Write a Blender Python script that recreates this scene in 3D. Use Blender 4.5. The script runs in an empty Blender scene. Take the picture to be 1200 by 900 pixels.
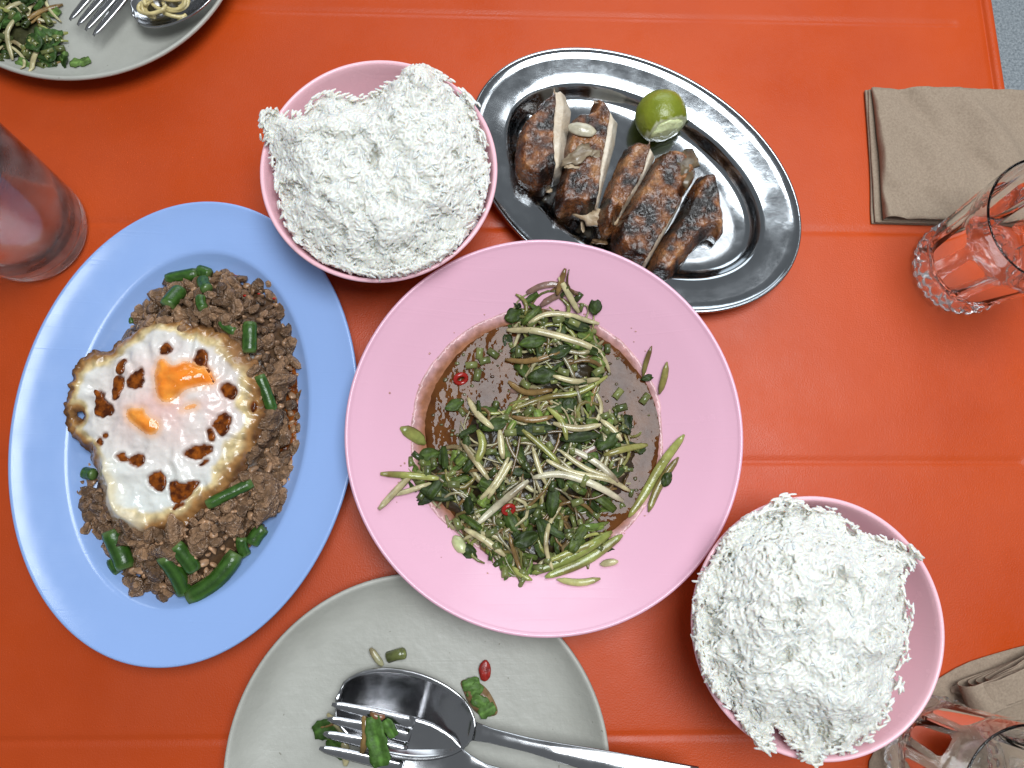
import bpy, bmesh, math, random
import numpy as np
from mathutils import Vector, Matrix, geometry

# ------------------------------------------------------------------ camera, world, light, exposure
sc = bpy.context.scene
COL = sc.collection
R = math.radians
CAM_H, FOC = 0.48, 900.0           # camera height over the table (m), focal length in photo pixels
CAM_ROT = (R(9.5), R(-1.8), 0.0)
cam_d = bpy.data.cameras.new('camera')
cam_d.sensor_width = 36.0
cam_d.lens = 36.0 * FOC / 1200.0
cam_d.clip_start, cam_d.clip_end = 0.01, 100
cam = bpy.data.objects.new('camera', cam_d)
COL.objects.link(cam)
cam.location = (0, 0, CAM_H)
cam.rotation_euler = CAM_ROT
sc.camera = cam

world = bpy.data.worlds.new('World')
sc.world = world
world.use_nodes = True
bg = world.node_tree.nodes['Background']
bg.inputs['Color'].default_value = (0.88, 0.94, 1.0, 1)
bg.inputs['Strength'].default_value = 0.20


def area(name, loc, target, sx, sy, power, col):
    d = bpy.data.lights.new(name, 'AREA')
    d.shape = 'RECTANGLE'
    d.size, d.size_y, d.energy, d.color = sx, sy, power, col
    o = bpy.data.objects.new(name, d)
    COL.objects.link(o)
    d.spread = R(115)
    o.location = loc
    o.rotation_euler = (Vector(target) - Vector(loc)).to_track_quat('-Z', 'Y').to_euler()
    return o


area('overhead_opening_light', (0.28, 0.24, 1.5), (0.28, 0.24, 0), 0.76, 0.80, 10, (0.91, 0.965, 1.0))
area('ceiling_tube_light', (0.95, 1.10, 2.1), (0.95, 1.10, 0), 0.55, 0.22, 0.8, (0.95, 0.98, 1.0))
area('street_side_light', (0.3, 3.2, 1.4), (0.0, 0.0, 0), 2.6, 1.4, 13, (0.84, 0.93, 1.0))

sc.render.engine = 'CYCLES'
sc.cycles.use_denoising = True
sc.cycles.max_bounces = 14
sc.cycles.diffuse_bounces = 10
sc.cycles.transmission_bounces = 12
sc.cycles.transparent_max_bounces = 12
sc.render.resolution_x, sc.render.resolution_y = 1024, 768
sc.view_settings.view_transform = 'Standard'
sc.view_settings.look = 'None'
sc.view_settings.exposure = 0.24
sc.view_settings.gamma = 1.0

# ------------------------------------------------------------------ helpers
rng = np.random.default_rng(7)
random.seed(7)
CM = np.array(Matrix.Rotation(CAM_ROT[1], 3, 'Y') @ Matrix.Rotation(CAM_ROT[0], 3, 'X'))


def V(px, py, z=0.0):
    """point at height z that stands at a photograph position (survey of the table)"""
    d = CM @ np.array([(px - 600) / FOC, -(py - 450) / FOC, -1.0])
    t = (z - CAM_H) / d[2]
    return np.array([d[0] * t, d[1] * t, z])


def VV(pts, z=0.0, sc_=1.0, off=(0, 0)):
    return np.array([V(p[0] * sc_ + off[0], p[1] * sc_ + off[1], z if len(p) < 3 else p[2]) for p in pts])


def _h(i, j, k, s):
    n = (i * 374761393 + j * 668265263 + k * 1442695041 + s * 974711) & 0xFFFFFFFF
    n = ((n ^ (n >> 13)) * 1274126177) & 0xFFFFFFFF
    n = n ^ (n >> 16)
    return (n & 0xFFFF) / 32767.5 - 1.0


def vnoise(p, s=0):
    p = np.asarray(p, float)
    if p.shape[1] == 2:
        p = np.concatenate([p, np.zeros((len(p), 1))], 1)
    f = np.floor(p)
    u = p - f
    i = f.astype(np.int64)
    u = u * u * (3 - 2 * u)
    r = 0
    for a in (0, 1):
        for b in (0, 1):
            for c in (0, 1):
                w = (u[:, 0] if a else 1 - u[:, 0]) * (u[:, 1] if b else 1 - u[:, 1]) * (u[:, 2] if c else 1 - u[:, 2])
                r = r + w * _h(i[:, 0] + a, i[:, 1] + b, i[:, 2] + c, s)
    return r


def fbm(p, scale, octv=3, s=0):
    p = np.asarray(p, float) * scale
    r, a, t = 0, 1.0, 0
    for o in range(octv):
        r = r + a * vnoise(p * (2 ** o) + 17.3 * o, s + o)
        t += a
        a *= 0.5
    return r / t


def smooth(x):
    x = np.clip(x, 0, 1)
    return x * x * (3 - 2 * x)


def lin(r, g, b):
    f = lambda c: (c / 255 / 12.92) if c / 255 <= 0.04045 else ((c / 255 + 0.055) / 1.055) ** 2.4
    return (f(r), f(g), f(b))


# ------------------------------------------------------------------ materials
def new_mat(name):
    m = bpy.data.materials.new(name)
    m.use_nodes = True
    nt = m.node_tree
    return m, nt, nt.nodes['Principled BSDF']


def noise_node(nt, scale, detail=3, rough=0.55, coord='Object'):
    tc = nt.nodes.new('ShaderNodeTexCoord')
    n = nt.nodes.new('ShaderNodeTexNoise')
    n.inputs['Scale'].default_value = scale
    n.inputs['Detail'].default_value = detail
    n.inputs['Roughness'].default_value = rough
    nt.links.new(tc.outputs[coord], n.inputs['Vector'])
    return n


def add_bump(nt, b, scale, strength, dist, detail=3, prev=None):
    n = noise_node(nt, scale, detail)
    bp = nt.nodes.new('ShaderNodeBump')
    bp.inputs['Strength'].default_value = strength
    bp.inputs['Distance'].default_value = dist
    nt.links.new(n.outputs['Fac'], bp.inputs['Height'])
    if prev:
        nt.links.new(prev.outputs['Normal'], bp.inputs['Normal'])
    nt.links.new(bp.outputs['Normal'], b.inputs['Normal'])
    return bp


def ramp(nt, fac, stops):
    r = nt.nodes.new('ShaderNodeValToRGB')
    e = r.color_ramp.elements
    while len(e) < len(stops):
        e.new(0.5)
    for k, (p, c) in enumerate(stops):
        e[k].position = p
        e[k].color = (*c, 1)
    nt.links.new(fac, r.inputs['Fac'])
    return r


def maprange(nt, src, a, b, c, d):
    m = nt.nodes.new('ShaderNodeMapRange')
    for k, v in zip(('From Min', 'From Max', 'To Min', 'To Max'), (a, b, c, d)):
        m.inputs[k].default_value = v
    nt.links.new(src, m.inputs['Value'])
    return m


def plain(name, col, rough=0.4, metal=0.0, bump=None, var=None, rvar=None, sss=0.0, spec=0.5, coat=0.0):
    m, nt, b = new_mat(name)
    b.inputs['Base Color'].default_value = (*col, 1)
    b.inputs['Roughness'].default_value = rough
    b.inputs['Metallic'].default_value = metal
    b.inputs['Specular IOR Level'].default_value = spec
    b.inputs['Coat Weight'].default_value = coat
    b.inputs['Coat Roughness'].default_value = 0.08
    if sss:
        b.inputs['Subsurface Weight'].default_value = sss
        b.inputs['Subsurface Radius'].default_value = (1, 0.8, 0.6)
        b.inputs['Subsurface Scale'].default_value = 0.002
    if var:      # (scale, colour2, lo, hi)
        n = noise_node(nt, var[0], 5)
        r = ramp(nt, n.outputs['Fac'], [(var[2], col), (var[3], var[1])])
        nt.links.new(r.outputs['Color'], b.inputs['Base Color'])
    if rvar:     # (scale, lo, hi)
        n = noise_node(nt, rvar[0], 5)
        mr = maprange(nt, n.outputs['Fac'], 0.3, 0.7, rvar[1], rvar[2])
        nt.links.new(mr.outputs['Result'], b.inputs['Roughness'])
    if bump:
        add_bump(nt, b, *bump)
    return m


def vcol(name, rough=0.4, bump=None, vary=0.25, vscale=300, objrand=0.0, sss=0.0, spec=0.5, coat=0.0, sscale=0.002, rvar=None):
    """food material: colour from the mesh's own colour layer, broken up by noise"""
    m, nt, b = new_mat(name)
    at = nt.nodes.new('ShaderNodeAttribute')
    at.attribute_name = 'Col'
    n = noise_node(nt, vscale, 4)
    mr = maprange(nt, n.outputs['Fac'], 0.25, 0.75, 1 - vary, 1 + vary)
    mul = nt.nodes.new('ShaderNodeVectorMath')
    mul.operation = 'SCALE'
    nt.links.new(at.outputs['Color'], mul.inputs[0])
    sca = mr.outputs['Result']
    if objrand:
        oi = nt.nodes.new('ShaderNodeObjectInfo')
        mr2 = maprange(nt, oi.outputs['Random'], 0, 1, 1 - objrand, 1 + objrand)
        mm = nt.nodes.new('ShaderNodeMath')
        mm.operation = 'MULTIPLY'
        nt.links.new(sca, mm.inputs[0])
        nt.links.new(mr2.outputs['Result'], mm.inputs[1])
        sca = mm.outputs[0]
    nt.links.new(sca, mul.inputs['Scale'])
    nt.links.new(mul.outputs['Vector'], b.inputs['Base Color'])
    b.inputs['Roughness'].default_value = rough
    b.inputs['Specular IOR Level'].default_value = spec
    b.inputs['Coat Weight'].default_value = coat
    b.inputs['Coat Roughness'].default_value = 0.1
    if sss:
        b.inputs['Subsurface Weight'].default_value = sss
        b.inputs['Subsurface Radius'].default_value = (1, 0.8, 0.6)
        b.inputs['Subsurface Scale'].default_value = sscale
    if rvar:
        n2 = noise_node(nt, rvar[0], 4)
        m3 = maprange(nt, n2.outputs['Fac'], 0.3, 0.7, rvar[1], rvar[2])
        nt.links.new(m3.outputs['Result'], b.inputs['Roughness'])
    if bump:
        add_bump(nt, b, *bump)
    return m


def glass_mat(name, rough=0.0, tint=(1, 1, 1), ior=1.48, rvar=None, bump=None):
    m, nt, b = new_mat(name)
    b.inputs['Base Color'].default_value = (*tint, 1)
    b.inputs['Transmission Weight'].default_value = 1.0
    b.inputs['Roughness'].default_value = rough
    b.inputs['IOR'].default_value = ior
    if rvar:
        n = noise_node(nt, rvar[0], 6)
        mr = maprange(nt, n.outputs['Fac'], 0.35, 0.65, rvar[1], rvar[2])
        nt.links.new(mr.outputs['Result'], b.inputs['Roughness'])
    if bump:
        add_bump(nt, b, *bump)
    return m


M = {}
# orange moulded plastic with leather grain, wear and greasy patches
m, nt, b = new_mat('orange_plastic')
n = noise_node(nt, 9, 6)
r = ramp(nt, n.outputs['Fac'], [(0.35, (0.44, 0.049, 0.004)), (0.7, (0.50, 0.062, 0.006))])
nt.links.new(r.outputs['Color'], b.inputs['Base Color'])
n2 = noise_node(nt, 14, 7, 0.65)
mr = maprange(nt, n2.outputs['Fac'], 0.32, 0.70, 0.54, 0.30)
nt.links.new(mr.outputs['Result'], b.inputs['Roughness'])
bp = add_bump(nt, b, 1000, 0.32, 0.0005, 2)
add_bump(nt, b, 35, 0.10, 0.003, 3, prev=bp)
b.inputs['Specular IOR Level'].default_value = 0.34
M['table'] = m
M['table_leg'] = plain('painted_steel', (0.08, 0.08, 0.085), 0.45, 0.6)
# pavement
m, nt, b = new_mat('grey_pavement')
n = noise_node(nt, 230, 6, 0.7)
r = ramp(nt, n.outputs['Fac'], [(0.30, (0.16, 0.19, 0.21)), (0.52, (0.40, 0.44, 0.47)), (0.72, (0.62, 0.66, 0.68))])
nt.links.new(r.outputs['Color'], b.inputs['Base Color'])
b.inputs['Roughness'].default_value = 0.85
add_bump(nt, b, 200, 0.8, 0.004, 5)
M['ground'] = m
M['blue'] = plain('blue_melamine', lin(142, 171, 222), 0.22, rvar=(60, 0.15, 0.27), bump=(8, 0.05, 0.002))
M['pink'] = plain('pink_melamine', lin(224, 174, 193), 0.22, rvar=(50, 0.16, 0.28), bump=(8, 0.05, 0.002))
M['pink_bowl'] = plain('pink_bowl_melamine', lin(238, 188, 198), 0.25, rvar=(50, 0.18, 0.32))
# grey stoneware: fine mottling, specks, pitted glaze
m, nt, b = new_mat('grey_stoneware')
n = noise_node(nt, 26, 6)
r = ramp(nt, n.outputs['Fac'], [(0.3, (0.365, 0.36, 0.32)), (0.7, (0.445, 0.44, 0.395))])
v = noise_node(nt, 420, 1, 0.3)
rs = ramp(nt, v.outputs['Fac'], [(0.0, (1, 1, 1)), (0.78, (1, 1, 1)), (0.82, (0.6, 0.58, 0.54))])
mx = nt.nodes.new('ShaderNodeMix')
mx.data_type = 'RGBA'
mx.blend_type = 'MULTIPLY'
mx.inputs['Factor'].default_value = 1
nt.links.new(r.outputs['Color'], mx.inputs[6])
nt.links.new(rs.outputs['Color'], mx.inputs[7])
nt.links.new(mx.outputs[2], b.inputs['Base Color'])
b.inputs['Roughness'].default_value = 0.42
add_bump(nt, b, 160, 0.22, 0.002, 4)
M['grey'] = m
# stainless steel
m, nt, b = new_mat('stainless_steel')
b.inputs['Base Color'].default_value = (0.38, 0.40, 0.42, 1)
b.inputs['Metallic'].default_value = 1
n = noise_node(nt, 45, 7, 0.7)
mr = maprange(nt, n.outputs['Fac'], 0.3, 0.7, 0.07, 0.17)
nt.links.new(mr.outputs['Result'], b.inputs['Roughness'])
bp = add_bump(nt, b, 60, 0.04, 0.003, 5)
add_bump(nt, b, 14, 0.10, 0.010, 2, prev=bp)
M['steel'] = m
M['cutlery'] = plain('cutlery_steel', (0.45, 0.45, 0.46), 0.14, 1.0, rvar=(120, 0.10, 0.2), bump=(30, 0.03, 0.003))
M['rice'] = plain('cooked_rice', (0.72, 0.712, 0.665), 0.33, spec=0.5, sss=1.0)
M['rice'].node_tree.nodes['Principled BSDF'].inputs['Subsurface Scale'].default_value = 0.0022


def soften(mat, fac, col=None, noise=None):
    """let part of the light pass through (moist grain, mist on glass)"""
    nt = mat.node_tree
    b = nt.nodes['Principled BSDF']
    tr = nt.nodes.new('ShaderNodeBsdfTranslucent')
    if col:
        tr.inputs['Color'].default_value = (*col, 1)
    else:
        nt.links.new(b.inputs['Base Color'].links[0].from_socket, tr.inputs['Color'])
    mxs = nt.nodes.new('ShaderNodeMixShader')
    mxs.inputs[0].default_value = fac
    if noise:
        n = noise_node(nt, noise[0], 5)
        mr = maprange(nt, n.outputs['Fac'], noise[1], noise[2], 0, fac)
        nt.links.new(mr.outputs['Result'], mxs.inputs[0])
    nt.links.new(b.outputs[0], mxs.inputs[1])
    nt.links.new(tr.outputs[0], mxs.inputs[2])
    nt.links.new(mxs.outputs[0], nt.nodes['Material Output'].inputs['Surface'])




def scratches(mat, ang, strength, dist=0.0008):
    """fine wear lines running in two directions"""
    nt = mat.node_tree
    b = nt.nodes['Principled BSDF']
    prev = b.inputs['Normal'].links[0].from_node if b.inputs['Normal'].links else None
    for a, sc_ in ((ang, (6, 420, 6)), (ang + 1.9, (9, 520, 9))):
        tc = nt.nodes.new('ShaderNodeTexCoord')
        mp = nt.nodes.new('ShaderNodeMapping')
        mp.inputs['Rotation'].default_value = (0, 0, a)
        mp.inputs['Scale'].default_value = sc_
        n = nt.nodes.new('ShaderNodeTexNoise')
        n.inputs['Scale'].default_value = 1.0
        n.inputs['Detail'].default_value = 3
        nt.links.new(tc.outputs['Object'], mp.inputs['Vector'])
        nt.links.new(mp.outputs['Vector'], n.inputs['Vector'])
        mr = maprange(nt, n.outputs['Fac'], 0.60, 0.72, 0, 1)
        bp = nt.nodes.new('ShaderNodeBump')
        bp.inputs['Strength'].default_value = strength
        bp.inputs['Distance'].default_value = dist
        nt.links.new(mr.outputs['Result'], bp.inputs['Height'])
        if prev: nt.links.new(prev.outputs['Normal'], bp.inputs['Normal'])
        nt.links.new(bp.outputs['Normal'], b.inputs['Normal'])
        prev = bp


for k_, a_, s_ in (('blue', 0.6, 0.06), ('pink', 1.1, 0.06), ('pink_bowl', 0.3, 0.05), ('grey', 0.2, 0.06)):
    scratches(M[k_], a_, s_)
M['rice_core'] = plain('rice_core', (0.92, 0.91, 0.88), 0.6, bump=(420, 1.0, 0.004))
M['pork'] = vcol('fried_minced_pork', 0.42, bump=(3, 0.5, 0.3), vary=0.35, vscale=2.5, objrand=0.42, spec=0.5, rvar=(2.5, 0.10, 0.42))
M['bean'] = vcol('fried_green_bean', 0.26, bump=(180, 0.25, 0.002), vary=0.30, vscale=160, spec=0.5)
M['egg'] = vcol('fried_egg', 0.22, bump=(110, 0.22, 0.003), vary=0.06, vscale=300, sss=0.12, spec=0.5, rvar=(60, 0.08, 0.26))
M['yolk'] = vcol('egg_yolk', 0.07, vary=0.16, vscale=130, sss=0.2, spec=0.5, bump=(130, 0.35, 0.003))
M['soy'] = plain('soy_sauce', (0.060, 0.012, 0.002), 0.08, spec=0.3, var=(200, (0.30, 0.075, 0.006), 0.40, 0.66), bump=(150, 0.45, 0.003))
m, nt, b = new_mat('salad_dressing')
n = noise_node(nt, 60, 5)
r = ramp(nt, n.outputs['Fac'], [(0.35, (0.062, 0.020, 0.006)), (0.65, (0.125, 0.045, 0.012))])
nt.links.new(r.outputs['Color'], b.inputs['Base Color'])
b.inputs['Roughness'].default_value = 0.035
b.inputs['Specular IOR Level'].default_value = 0.17
add_bump(nt, b, 70, 0.35, 0.004, 3)
M['broth'] = m
M['veg'] = vcol('dressed_vegetables', 0.16, bump=(200, 0.25, 0.0012), vary=0.30, vscale=220, spec=0.5, rvar=(150, 0.08, 0.3))
M['leaf'] = vcol('wet_leaf', 0.4, bump=(420, 0.4, 0.001), vary=0.45, vscale=300, spec=0.16, rvar=(180, 0.25, 0.6))
M['chili'] = plain('red_chili', (0.30, 0.012, 0.008), 0.18, spec=0.6)
M['skin'] = vcol('charred_chicken_skin', 0.33, bump=(420, 0.8, 0.0025), vary=0.5, vscale=300, spec=0.5, rvar=(120, 0.12, 0.40), coat=0.3)
M['meat'] = vcol('chicken_meat', 0.42, bump=(260, 0.45, 0.002), vary=0.10, vscale=200, sss=0.12)
M['lime'] = vcol('lime_peel', 0.30, bump=(420, 0.30, 0.0015), vary=0.10, vscale=120, spec=0.5)
M['lime_flesh'] = plain('lime_flesh', (0.60, 0.64, 0.36), 0.25, sss=0.3, bump=(300, 0.5, 0.002))
m, nt, b = new_mat('brown_paper')
n = noise_node(nt, 700, 4, 0.7)
r = ramp(nt, n.outputs['Fac'], [(0.3, (0.235, 0.175, 0.128)), (0.7, (0.33, 0.255, 0.19))])
nt.links.new(r.outputs['Color'], b.inputs['Base Color'])
b.inputs['Roughness'].default_value = 0.9
b.inputs['Specular IOR Level'].default_value = 0.15
bp = add_bump(nt, b, 900, 0.3, 0.0006, 3)
add_bump(nt, b, 45, 0.35, 0.006, 3, prev=bp)
tc = nt.nodes.new('ShaderNodeTexCoord')
vo = nt.nodes.new('ShaderNodeTexVoronoi')
vo.inputs['Scale'].default_value = 26
nt.links.new(tc.outputs['Object'], vo.inputs['Vector'])
bp2 = nt.nodes.new('ShaderNodeBump')
bp2.inputs['Strength'].default_value = 0.22
bp2.inputs['Distance'].default_value = 0.010
nt.links.new(vo.outputs['Distance'], bp2.inputs['Height'])
nt.links.new(b.inputs['Normal'].links[0].from_socket, bp2.inputs['Normal'])
nt.links.new(bp2.outputs['Normal'], b.inputs['Normal'])
M['paper'] = m
M['glass'] = glass_mat('clear_glass', 0.0, ior=1.36, bump=(40, 0.06, 0.003))
M['glass_wet'] = glass_mat('misted_glass', 0.1, rvar=(70, 0.0, 0.05), bump=(500, 0.10, 0.0005))
soften(M['glass_wet'], 0.08, (0.85, 0.88, 0.9), (60, 0.35, 0.7))
M['water'] = glass_mat('water', 0.0, ior=1.33)
M['ice'] = glass_mat('ice', 0.12, ior=1.31, bump=(120, 0.5, 0.004))
M['smear'] = plain('wet_smear', (0.42, 0.058, 0.010), 0.30, spec=0.5)
M['scrap'] = vcol('food_crumbs', 0.3, bump=(260, 0.4, 0.0015), vary=0.3, vscale=250)


# ------------------------------------------------------------------ object builders
WORLD = {}       # object -> world position of its origin


def raw_mesh(name, verts, faces, mat, colors=None, smooth_=True):
    me = bpy.data.meshes.new(name)
    verts = np.asarray(verts, float)
    me.from_pydata(verts.tolist(), [], [tuple(int(i) for i in f) for f in faces])
    if colors is not None:
        at = me.color_attributes.new('Col', 'FLOAT_COLOR', 'POINT')
        c = np.ones((len(verts), 4), np.float32)
        c[:, :3] = np.asarray(colors, np.float32)
        at.data.foreach_set('color', c.ravel())
    if smooth_:
        me.polygons.foreach_set('use_smooth', np.ones(len(me.polygons), bool))
    me.materials.append(mat)
    me.update()
    return me


def setp(o, label=None, cat=None, group=None, kind=None):
    if label: o['label'] = label
    if cat: o['category'] = cat
    if group: o['group'] = group
    if kind: o['kind'] = kind
    return o


def place(name, me, loc, parent=None, rot=None, scale=None):
    o = bpy.data.objects.new(name, me)
    COL.objects.link(o)
    loc = np.asarray(loc, float)
    WORLD[o] = loc
    if parent is not None:
        o.parent = parent
        loc = loc - WORLD[parent]
    o.location = loc
    if rot is not None:
        o.rotation_euler = rot
    if scale is not None:
        o.scale = scale
    return o


def build(name, verts, faces, mat, parent=None, colors=None, smooth_=True, org=None, **kw):
    """verts are world positions; the origin is put at org (default: base centre)"""
    verts = np.asarray(verts, float)
    if org is None:
        org = WORLD[parent] if parent is not None else np.array([*(verts[:, :2].min(0) + verts[:, :2].max(0)) / 2, verts[:, 2].min()])
    org = np.asarray(org, float)
    o = place(name, raw_mesh(name, verts - org, faces, mat, colors, smooth_), org, parent)
    return setp(o, **kw)


def thing(name, label, cat, loc, group=None):
    o = place(name, None, loc)
    o.empty_display_size = 0.01
    return setp(o, label, cat, group)


def grid_faces(n, m, wrap=False, base=0, flip=False):
    f = []
    mm = m if wrap else m - 1
    for i in range(n - 1):
        for j in range(mm):
            a, b_ = i * m + j, i * m + (j + 1) % m
            c, d = b_ + m, a + m
            q = (a + base, b_ + base, c + base, d + base)
            f.append(q[::-1] if flip else q)
    return f


def lathe_rings(rings):
    """rings: list of (M,3) arrays, or a single point for a pole"""
    vs, fs, idx = [], [], []
    for r in rings:
        r = np.atleast_2d(r)
        idx.append((len(vs), len(r)))
        vs.extend(r.tolist())
    for (a, na), (b_, nb) in zip(idx[:-1], idx[1:]):
        if na == nb:
            for j in range(na):
                k = (j + 1) % na
                fs.append((a + j, a + k, b_ + k, b_ + j))
        elif nb == 1:
            for j in range(na):
                fs.append((a + j, a + (j + 1) % na, b_))
        else:
            for j in range(nb):
                fs.append((a, b_ + (j + 1) % nb, b_ + j))
    return np.array(vs), fs


def oval(ctr, a, b_, rot, z0, top, bottom, seg=128, inner=0.0):
    """oval plate: top/bottom are lists of (inset from the rim, z)"""
    t = np.linspace(0, 2 * math.pi, seg, endpoint=False)
    ca, sa = math.cos(rot), math.sin(rot)

    def ring(d, z, s=1.0):
        x, y = (a - d) * np.cos(t) * s, (b_ - d) * np.sin(t) * s
        return np.stack([ctr[0] + x * ca - y * sa, ctr[1] + x * sa + y * ca, np.full(seg, z0 + z)], 1)
    rings = [ring(d, z) for d, z in top]
    d, z = top[-1]
    rings += [ring(d, z, s) for s in (0.75, 0.5, 0.25)] + [np.array([[ctr[0], ctr[1], z0 + z]])]
    d, z = bottom[0]
    rings += [np.array([[ctr[0], ctr[1], z0 + z]])] + [ring(d, z, s) for s in (0.3, 0.7)]
    rings += [ring(d, z) for d, z in bottom]
    # the two poles are neighbours in the list: drop the face between them
    vs, fs = [], []
    half = len(top) + 4
    v1, f1 = lathe_rings(rings[:half])
    v2, f2 = lathe_rings(rings[half:])
    off = len(v1)
    fs = f1 + [tuple(i + off for i in f) for f in f2]
    last = off + len(v2) - seg
    for j in range(seg):
        k = (j + 1) % seg
        fs.append((last + j, last + k, k, j))
    return np.concatenate([v1, v2]), fs


def tube(path, rad, seg=8, flat=1.0, twist=0.0, cap=True):
    path = np.asarray(path, float)
    n = len(path)
    rad = np.broadcast_to(np.asarray(rad, float), (n,))
    tan = np.gradient(path, axis=0)
    tan /= np.linalg.norm(tan, axis=1)[:, None] + 1e-12
    up = np.array([0, 0, 1.0]) if abs(tan[0][2]) < 0.9 else np.array([1.0, 0, 0])
    vs = []
    for i in range(n):
        u = np.cross(up, tan[i]); u /= np.linalg.norm(u) + 1e-12
        w = np.cross(tan[i], u); up = w
        ang = np.linspace(0, 2 * math.pi, seg, endpoint=False) + twist
        vs.append(path[i] + rad[i] * (np.cos(ang)[:, None] * u + flat * np.sin(ang)[:, None] * w))
    vs = np.concatenate(vs)
    fs = grid_faces(n, seg, True)
    if cap:
        fs = fs + [tuple(range(seg))[::-1], tuple((n - 1) * seg + j for j in range(seg))]
    return vs, fs


def shell(top, th):
    """closed shell from an (n,m,3) grid, th thick"""
    n, m, _ = top.shape
    du = np.gradient(top, axis=0); dv = np.gradient(top, axis=1)
    nr = np.cross(du, dv); nr /= np.linalg.norm(nr, axis=2)[:, :, None] + 1e-12
    if nr[..., 2].mean() < 0: nr = -nr
    th = np.asarray(th)
    bot = top - nr * (th if th.ndim == 0 else th[..., None])
    vs = np.concatenate([top.reshape(-1, 3), bot.reshape(-1, 3)])
    N = n * m
    fs = grid_faces(n, m) + grid_faces(n, m, base=N, flip=True)
    for i in range(n - 1):
        a, b_ = i * m, (i + 1) * m
        fs.append((a, b_, b_ + N, a + N))
        a, b_ = i * m + m - 1, (i + 1) * m + m - 1
        fs.append((b_, a, a + N, b_ + N))
    for j in range(m - 1):
        fs.append((j + 1, j, j + N, j + 1 + N))
        a = (n - 1) * m + j
        fs.append((a, a + 1, a + 1 + N, a + N))
    return vs, fs


def resample(poly, step, closed=True):
    poly = np.asarray(poly, float)
    p = np.concatenate([poly, poly[:1]]) if closed else poly
    s = np.concatenate([[0], np.cumsum(np.linalg.norm(np.diff(p, axis=0), axis=1))])
    n = max(6, int(s[-1] / step))
    t = np.linspace(0, s[-1], n, endpoint=not closed)
    return np.stack([np.interp(t, s, p[:, k]) for k in range(p.shape[1])], 1)


def chaikin(poly, it=2, closed=True):
    p = np.asarray(poly, float)
    for _ in range(it):
        if closed:
            q = np.roll(p, -1, 0)
            p = np.stack([0.75 * p + 0.25 * q, 0.25 * p + 0.75 * q], 1).reshape(-1, p.shape[1])
        else:
            q = np.stack([0.75 * p[:-1] + 0.25 * p[1:], 0.25 * p[:-1] + 0.75 * p[1:]], 1).reshape(-1, p.shape[1])
            p = np.concatenate([p[:1], q, p[-1:]])
    return p


def inside(pts, poly):
    x, y = pts[:, 0], pts[:, 1]
    r = np.zeros(len(pts), bool)
    q = np.roll(poly, -1, 0)
    for (x1, y1), (x2, y2) in zip(poly[:, :2], q[:, :2]):
        c = ((y1 > y) != (y2 > y)) & (x < (x2 - x1) * (y - y1) / (y2 - y1 + 1e-15) + x1)
        r ^= c
    return r


def edge_dist(pts, poly, closed=True):
    a = poly[:, :2]
    b_ = np.roll(a, -1, 0)
    if not closed:
        a, b_ = a[:-1], b_[:-1]
    best = np.full(len(pts), 1e9)
    for p, q in zip(a, b_):
        d = q - p
        t = np.clip(((pts - p) @ d) / (d @ d + 1e-15), 0, 1)
        best = np.minimum(best, np.linalg.norm(pts - p - t[:, None] * d, axis=1))
    return best


def tri_fill(poly, step, holes=()):
    """triangulated interior of a polygon; returns points, faces, boundary distance"""
    bd = resample(poly[:, :2], step)
    lo, hi = bd.min(0), bd.max(0)
    gx, gy = np.meshgrid(np.arange(lo[0], hi[0], step), np.arange(lo[1], hi[1], step * 0.866))
    gx = gx + (np.arange(gx.shape[0]) % 2)[:, None] * step * 0.5
    g = np.stack([gx.ravel(), gy.ravel()], 1) + rng.uniform(-0.15, 0.15, (gx.size, 2)) * step
    g = g[inside(g, bd)]
    g = g[edge_dist(g, bd) > 0.55 * step]
    loops = [bd]
    for h in holes:
        hb = resample(h[:, :2], step * 0.7)
        g = g[~inside(g, hb)]
        g = g[edge_dist(g, hb) > 0.4 * step]
        loops.append(hb)
    pts = np.concatenate(loops + [g])
    ed, s = [], 0
    for l in loops:
        ed += [(s + i, s + (i + 1) % len(l)) for i in range(len(l))]
        s += len(l)
    res = geometry.delaunay_2d_cdt([Vector(p) for p in pts.tolist()], ed, [], 1, 1e-9)
    P = np.array([tuple(v) for v in res[0]])
    F = [tuple(f) for f in res[2]]
    if holes:
        cen = np.array([P[list(f)].mean(0) for f in F])
        keep = np.ones(len(F), bool)
        for l in loops[1:]:
            keep &= ~inside(cen, l)
        F = [f for f, k in zip(F, keep) if k]
    out = []
    for f in F:
        a, b_, c = P[f[0]], P[f[1]], P[f[2]]
        out.append(f if (b_[0] - a[0]) * (c[1] - a[1]) - (b_[1] - a[1]) * (c[0] - a[0]) > 0 else f[::-1])
    d = np.min([edge_dist(P, l) for l in loops], axis=0) if holes else edge_dist(P, bd)
    return P, out, d


def pillow(poly, step, ztop, zbot, holes=()):
    """closed solid: ztop(P,d), zbot(P,d) give heights over the filled polygon"""
    P, F, d = tri_fill(poly, step, holes)
    zt = np.broadcast_to(ztop(P, d), (len(P),))
    zb = np.broadcast_to(zbot(P, d, zt), (len(P),))
    n = len(P)
    vs = np.concatenate([np.column_stack([P, zt]), np.column_stack([P, np.minimum(zb, zt - 1e-5)])])
    cnt = {}
    for f in F:
        for a, b_ in ((f[0], f[1]), (f[1], f[2]), (f[2], f[0])):
            cnt[(a, b_)] = 1
    side = [(b_, a, a + n, b_ + n) for (a, b_) in cnt if (b_, a) not in cnt]
    fs = F + [tuple(i + n for i in f[::-1]) for f in F] + side
    return vs, fs, np.concatenate([P, P]), np.concatenate([d, d])


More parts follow.
